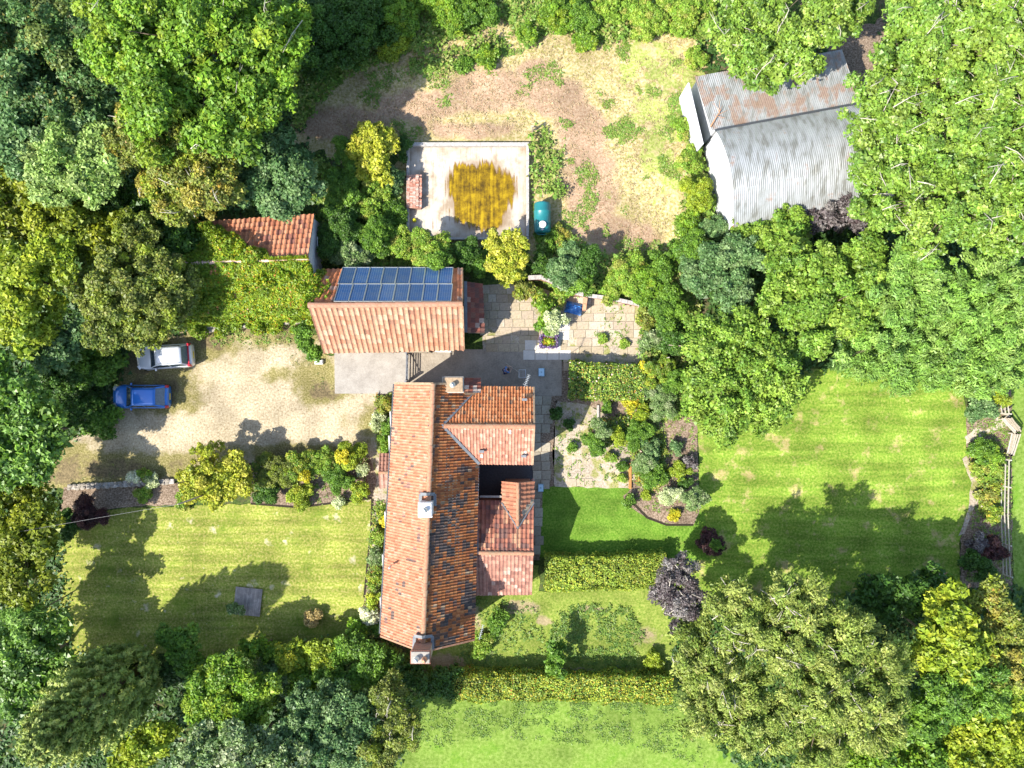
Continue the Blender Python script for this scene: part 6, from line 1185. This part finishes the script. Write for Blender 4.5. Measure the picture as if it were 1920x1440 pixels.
shrub('shrub', 'dry straw coloured hydrangea on the west lawn', 585, 1157, 19, .8, 'dry', clump=.22, lw=(.15, .1)); shrub('shrub', 'pale leaved sapling at the corner of the dark timber cover', [(442, 1141, 9), (432, 1142, 7), (452, 1145, 7)], None, None, .9, 'sage', clump=.2, lw=(.16, .1)); shrub('sapling', 'isolated sapling in front of the long yellow leaved hedge', [(1040, 1225, 22), (1045, 1250, 20)], None, None, 2.6, 'mid', clump=.34, lw=(.24, .18))
for (x, y, r, h, pl_, lb) in [(1225, 1245, 24, .9, 'yg', 'yellow green seedling shrub at the southeast of the south garden'), (935, 1165, 24, 1.0, 'mid', 'green shrub beside the southern tv aerial'), (905, 1210, 26, .9, 'weed', 'weeds at the southeast foot of the farmhouse')]:
    shrub('shrub', lb, x, y, r, h, pl_, clump=.3, lw=(.22, .09))
# south-east
WI = dict(lw=(.34, .09), clump=.62, style='feather')
T('tree', 'broad sage coloured willow with pale bare limbs nearest the east lawn', 'tree', [(1420, 1160, 75, 8.5), (1500, 1150, 70, 9), (1370, 1130, 50, 7.5), (1580, 1190, 75, 9.5), (1490, 1220, 72, 9.5)], 'willow', twigs=40, **WI)
T('tree', 'sage coloured willow leaning over the meadow hedge end', 'tree', [(1320, 1240, 62, 7), (1370, 1290, 75, 8), (1330, 1330, 60, 7.5), (1420, 1350, 72, 8.6), (1300, 1180, 35, 5.5)], 'willow', twigs=26, **WI)
T('tree', 'sage coloured willow with dense crown at the middle of the southern wood', 'tree', [(1560, 1290, 80, 10), (1640, 1250, 78, 10), (1500, 1330, 65, 9), (1620, 1340, 80, 10), (1540, 1390, 66, 9)], 'willow', twigs=32, **WI)
T('tree', 'lime green sycamore standing out of the southeastern wood', 'tree', [(1780, 1180, 55, 8), (1800, 1230, 58, 8.2), (1770, 1130, 36, 7), (1730, 1230, 40, 7.5)], 'yg', lw=(.34, .26), clump=.62)
T('tree', 'dark green yew in the shade between the willow and the lime sycamore', 'tree', [(1690, 1120, 52, 6), (1640, 1110, 42, 5.4), (1740, 1095, 38, 5)], 'dark', clump=.6)
T('tree', 'tawny hawthorn at the east edge of the southeastern wood', 'tree', [(1880, 1180, 55, 7), (1900, 1250, 60, 7.6), (1850, 1120, 40, 6)], 'oliveo', clump=.58, lw=(.28, .16))
T('tree', 'mid green alder below the lime green sycamore', 'tree', [(1840, 1290, 60, 8), (1770, 1310, 60, 8), (1720, 1350, 50, 7.4)], 'mid', clump=.62, style='feather', lw=(.34, .1))
T('tree', 'sunlit green hazel at the bottom edge between willow and corner', 'tree', [(1640, 1420, 62, 7), (1560, 1440, 50, 6.6), (1720, 1430, 60, 6.8)], 'bright', clump=.58)
T('tree', 'bright corner thicket of hazel in the southeast corner', 'tree', [(1880, 1360, 62, 6.8), (1810, 1400, 60, 6.6), (1890, 1430, 60, 6.8)], 'yg', clump=.58)
for (x, y, r, h, pl_, lb) in [(1845, 760, 32, 2.2, 'blue', 'blue green shrub above the bark chipping path'), (1868, 745, 26, 2.0, 'yg', 'yellow green shrub at the short post and rail fence'), (1840, 845, 26, 1.2, 'mid', 'dark green perennials in front of the corner bench'), (1848, 880, 28, 1.1, 'weed', 'light green perennials in the east border'), (1862, 855, 20, 1.1, 'bright', 'bright perennials under the corner bench'), (1850, 930, 26, .7, 'oliveo', 'reddish dying perennials in the east border'), (1865, 965, 18, .8, 'rose', 'orange flowered perennials in the southern east border'), (1830, 1020, 24, 1.1, 'purple', 'dark purple shrub in the shaded east border'), (1862, 1025, 26, 1.3, 'maple', 'dusky red shrub at the shaded rail fence'), (1820, 1050, 28, 1.3, 'dark', 'dark evergreen in the shaded corner of the east lawn'), (1850, 1075, 28, 1.5, 'dark', 'dark holly at the south end of the rail fence'), (1780, 1095, 18, 1.3, 'bright', 'small bright bush beside the white pot')]:
    shrub('shrub', lb, x, y, r, h, pl_, clump=.3, lw=(.2, .12))

# ================================================================ CREEPER over the old outbuilding
def creeper():
    root = thing('creeper', 'yellow and orange Virginia creeper smothering the south slope of the old outbuilding', 'creeper', (-18, 6.5, 0)); rg = np.random.default_rng(9); C = []; Nn = []
    def plane(a, b, c_, d_, n, nr, th=.12):
        u = rg.uniform(0, 1, n)[:, None]; v = rg.uniform(0, 1, n)[:, None]; a, b, c_, d_ = map(np.array, (a, b, c_, d_))
        p = a*(1-u)*(1-v)+b*u*(1-v)+c_*u*v+d_*(1-u)*v; bump = np.array([mnoise.noise(Vector(x*1.1))*.2+mnoise.noise(Vector(x*3))*.1 for x in p])
        C.append(p+np.array(nr)*(.1+bump+rg.normal(size=n)*.05)[:, None]); Nn.append(np.tile(nr, (n, 1)))
    sl = np.array([0, -.45, .89])
    plane(oS0+Vector((-.9, -.2, -.1)), oS1+Vector((.3, -.2, -.1)), oR1+Vector((.1, -.15, 0)), oR0+Vector((-.9, 0, 0)), 30000, sl)
    plane(Vector((-23.4, 4.3, 0)), Vector((-13.9, 4.95, .2)), Vector((-13.9, 5.2, 2.6)), Vector((-23.4, 4.9, 2.6)), 13000, np.array([0, -.9, .4]))
    plane(Vector((-23.5, 4.6, 2.6)), Vector((-23.5, 11.2, 2.6)), Vector((-23.2, 8.2, 4.2)), Vector((-23.2, 8.2, 4.2)), 6000, np.array([-.7, 0, .7]))
    # over the ridge on the west half, with a ragged front
    e = oN0+Vector((-.3, .2, 0)); n = 11000; u = rg.uniform(0, 1, n); v = rg.uniform(0, 1, n); reach = np.clip(1.25-u*1.9+np.array([mnoise.noise(Vector((x*7, 1, 2))) for x in u])*.35, 0, .85); p = np.array(oR0)+(np.array(oR1)-np.array(oR0))*u[:, None]+np.array([-.0, 3.3, -1.7])*(v*reach)[:, None]
    C.append(p+np.array([0, .45, .89])*(.1+rg.normal(size=n)*.06)[:, None]); Nn.append(np.tile([0, .45, .89], (n, 1)))
    # onto the west end of the neighbouring roof
    n = 4500; u = rg.uniform(0, 1, n); v = rg.uniform(0, 1, n); a = np.array(gNW)+[.0, -.2, 0]; dv = np.array(gRW)-np.array(gNW); rad = np.array([mnoise.noise(Vector((x*5, y*5, 2))) for x, y in zip(u, v)]); k = (u < 1.0-.35*np.abs(v-.35)*2+rad*.5) & ~((v > .48+.2*rad) & (u < 0) ) & ~((v < .42+rad*.2) & (u > .35+rad*.5))
    p = a+dv*(v*.92)[:, None]+np.array([1.6, 0, 0])*u[:, None]-np.array([.4, 0, 0]); C.append((p+np.array([0, .73, .68])*(.12+np.abs(rg.normal(size=n))*.06)[:, None])[k]); Nn.append(np.tile([0, .73, .68], (n, 1))[k])
    # loose sprays hanging over the edges
    for (ax_, ay_, az_, bx_, by_, bz_, num) in ((-23.6, 4.4, .4, -23.6, 8.8, 3.6, 34), (-23.4, 4.2, .5, -14.2, 4.7, .4, 34), (-14.3, 4.9, 2.9, -14.0, 8.4, 4.4, 16), (-22.5, 11.3, 3.0, -19.5, 9.3, 4.2, 22), (-19.8, 9.6, 4.0, -17.8, 8.6, 4.6, 12), (-23, 5.5, 3.2, -15, 8, 4.2, 40)):
        for q in range(num):
            f = rg.uniform(); cc_ = np.array([ax_+(bx_-ax_)*f, ay_+(by_-ay_)*f, az_+(bz_-az_)*f])+rg.normal(size=3)*[.3, .3, .15]; rr_ = rg.uniform(.22, .6); m_ = int(150*rr_/.4); d_ = unit(rg.normal(size=(m_, 3))); d_[:, 2] = np.abs(d_[:, 2])*.7
            C.append(cc_+d_*rr_); Nn.append(d_*.7+np.array([0, 0, .3]))
    c = np.vstack(C); nr = np.vstack(Nn); n = len(c); nr = nr*.8+rg.normal(size=(n, 3))*.4; patch = np.array([mnoise.noise(Vector(x*1.3)) for x in c])
    col = pal_colors(rg, PAL['creeper'], n)*rg.uniform(.75, 1.25, n)[:, None]; gr = np.array([.13, .21, .015]); w_ = np.clip(.15-patch*1.5+np.clip((-19.5-c[:, 0])*.5, 0, .6), 0, .85)[:, None]; col = col*(1-w_)+gr*w_*rg.uniform(.8, 1.2, n)[:, None]  # west half blended darker green, putting the tree's shade into leaf colour
    leaf_object('foliage', c, nr, .2, .16, col, FOL, root, None, 8)
creeper()

# ================================================================ GRASS, WEEDS, UNDERGROWTH (uncountable)
def tufts(name, label, areas, size, pal, seed, z0=.03, mound=0, per=None, blade=(.22, .035), up=1.0, patch=None, thr=-1):
    rg = np.random.default_rng(seed); C = []; 
    for poly, dens in areas:
        pw = wpoly(poly); lo, hi = pw.min(0), pw.max(0); n = int((hi-lo).prod()*dens); p = rg.uniform(lo, hi, (n, 2)); p = p[inside(p, pw)]
        if patch: f = np.array([mnoise.noise(Vector((x*patch, y*patch, seed)))+.5*mnoise.noise(Vector((x*patch*3, y*patch*3, seed))) for x, y in p]); p = p[f > thr]
        C.append(p)
    p = np.vstack(C); k = len(p); b = per or 5; idx = np.repeat(np.arange(k), b); N = len(idx); sz = rg.uniform(.6, 1.4, k)[idx]
    d = rg.normal(size=(N, 3))*[1, 1, 0]+[0, 0, up]; d = unit(d); L = blade[0]*sz; c = np.zeros((N, 3)); c[:, :2] = p[idx]+rg.normal(size=(N, 2))*size*.5; c += d*(L/2)[:, None]; c[:, 2] += z0
    if mound: c[:, 2] += (np.clip(np.array([mnoise.noise(Vector((x*.45, y*.45, 3)))*1.2+.45+mnoise.noise(Vector((x*1.6, y*1.6, 5)))*.6 for x, y in p]), .05, 1.4)*mound)[idx]*rg.uniform(.45, 1, N)
    cb = pal_colors(rg, PAL[pal], k); col = (cb[idx]*.7+pal_colors(rg, PAL[pal], N)*.3)*rg.uniform(.8, 1.2, N)[:, None]
    nr = unit(np.cross(d, rg.normal(size=(N, 3)))+[0, 0, .8])+[0, 0, .9]
    tag(leaf_object(name, c, nr, blade[0], blade[1], col, FOL, None, d, seed), label, None, None, 'stuff')
wood = [([(-200, -150), (620, -150), (600, 140), (560, 260), (640, 330), (740, 330), (740, 480), (600, 500), (600, 400), (370, 400), (350, 620), (250, 640), (200, 790), (60, 850), (-200, 850)], 9),
        ([(-200, 930), (110, 930), (130, 1200), (200, 1250), (480, 1225), (700, 1200), (800, 1270), (700, 1560), (-200, 1560)], 9), ([(1270, 1120), (1400, 1120), (1700, 1110), (2100, 1100), (2100, 1560), (1500, 1560), (1300, 1340), (1260, 1250)], 9),
        ([(1310, 60), (1540, 60), (1560, 240), (1640, 160), (1700, -150), (2150, -150), (2150, 640), (1890, 720), (1800, 700), (1560, 690), (1310, 720), (1210, 650), (1200, 520), (1280, 480), (1340, 430), (1600, 400), (1600, 250), (1560, 90), (1310, 130)], 9)]
wood = [(p_, 6) for p_, d_ in wood]
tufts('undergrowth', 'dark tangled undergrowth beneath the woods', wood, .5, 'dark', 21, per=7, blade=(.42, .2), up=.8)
tufts('bramble_thicket', 'mounded tangle of brambles and nettles filling the gaps between bushes', [([(595, 300), (650, 330), (745, 330), (757, 440), (870, 462), (985, 470), (990, 490), (860, 498), (640, 498), (600, 480), (585, 420)], 26),
    ([(1130, 485), (1290, 470), (1330, 440), (1290, 640), (1240, 660), (1205, 640), (1200, 570), (1120, 555)], 26), ([(1290, 180), (1305, 270), (1340, 420), (1300, 480), (1270, 440), (1290, 330)], 22), ([(700, 0), (940, 0), (900, 60), (760, 100), (640, 150), (560, 240), (545, 150), (600, 60)], 36), ([(940, 0), (1380, 0), (1350, 80), (1250, 60), (1140, 80), (1060, 60), (990, 70), (940, 30)], 30),
    ([(1010, 460), (1060, 440), (1130, 480), (1110, 550), (1060, 540), (1000, 520)], 22), ([(1200, 650), (1320, 640), (1320, 770), (1240, 790), (1180, 760), (1200, 700)], 24), ([(470, 1215), (700, 1195), (850, 1270), (850, 1300), (700, 1310), (480, 1280)], 26), ([(996, 246), (1025, 240), (1045, 300), (1056, 372), (1000, 372)], 9), ([(960, 40), (1000, 30), (1015, 75), (985, 95)], 26), ([(780, 105), (860, 90), (930, 70), (960, 100), (880, 130), (760, 150)], 12)], .35, 'weed', 28, per=9, blade=(.26, .17), up=.45, mound=.8)
tufts('border_planting', 'mixed low perennials covering the soil of the flower borders', [([(1105, 790), (1180, 780), (1240, 800), (1250, 900), (1215, 925), (1190, 900), (1184, 810), (1110, 850)], 45), ([(475, 865), (600, 850), (690, 855), (640, 880), (560, 900), (480, 930)], 40), ([(700, 942), (738, 942), (728, 1185), (690, 1185), (694, 1050)], 45), ([(1818, 850), (1880, 850), (1880, 960), (1835, 960), (1836, 890)], 50), ([(706, 740), (745, 740), (745, 848), (712, 845)], 40)], .2, 'rose', 29, per=9, blade=(.18, .11), up=.5, mound=.55)
tufts('rough_grass_tufts', 'straw coloured rough grass in the yard', [([(600, 200), (700, 110), (960, 50), (1300, 30), (1310, 130), (1300, 300), (1290, 460), (1060, 470), (1040, 300), (990, 250), (760, 255), (640, 260)], 12)], .16, 'dry', 22, per=5, blade=(.18, .035), up=.8, patch=.7, thr=-.2)
tufts('green_weeds', 'green weeds scattered through the rough yard', [([(640, 150), (740, 90), (960, 40), (1300, 20), (1330, 130), (1310, 300), (1300, 470), (1180, 490), (1060, 480), (1000, 450), (995, 250), (760, 262)], 26), ([(1130, 60), (1310, 60), (1300, 460), (1230, 470), (1160, 330), (1110, 200)], 26)], .2, 'weed', 23, per=6, blade=(.2, .08), up=.9, patch=.45, thr=.3)
tufts('meadow_tufts', 'longer green grass at the meadow edge', [([(700, 1290), (1270, 1290), (1330, 1440), (1200, 1400), (900, 1380), (640, 1440)], 30), ([(830, 1290), (1265, 1295), (1270, 1325), (830, 1318)], 90)], .2, 'sun', 24, per=5, blade=(.15, .06), up=.25, patch=.9, thr=.0)
tufts('verge_weeds', 'weeds and low plants along the beds and borders', [([(1100, 770), (1306, 770), (1311, 960), (1200, 960), (1183, 915)], 6), ([(470, 860), (690, 860), (697, 934), (560, 948)], 6), ([(1812, 760), (1896, 740), (1898, 1090), (1810, 1090), (1832, 900)], 18), ([(1042, 760), (1180, 800), (1182, 912), (1040, 905)], 4), ([(380, 618), (570, 610), (560, 640), (400, 650)], 14), ([(1120, 600), (1170, 590), (1185, 640), (1150, 660), (1110, 640)], 7), ([(1120, 575), (1170, 578), (1165, 592), (1120, 590)], 10)], .15, 'weed', 25, per=6, blade=(.16, .07), up=1.0)
tufts('south_garden_tufts', 'uncut grass in the south garden', [([(1040, 1150), (1100, 1130), (1180, 1140), (1210, 1190), (1190, 1250), (1080, 1245), (1030, 1200)], 34), ([(890, 1120), (1000, 1130), (1040, 1240), (850, 1250)], 12)], .15, 'sun', 26, per=6, blade=(.2, .07), up=.3, patch=1.1, thr=-.2, mound=.15)
tufts('gravel_weeds', 'sparse weeds rooted in the gravel drive', [([(400, 615), (560, 608), (600, 700), (640, 745), (560, 740), (520, 660), (420, 650)], 7), ([(130, 850), (330, 870), (330, 895), (130, 905)], 6)], .12, 'olive', 27, per=5, blade=(.1, .04), up=.7, patch=.6, thr=0)
# small pebbles on the drive
rg = np.random.default_rng(31); print('LEAVES', NLEAF)
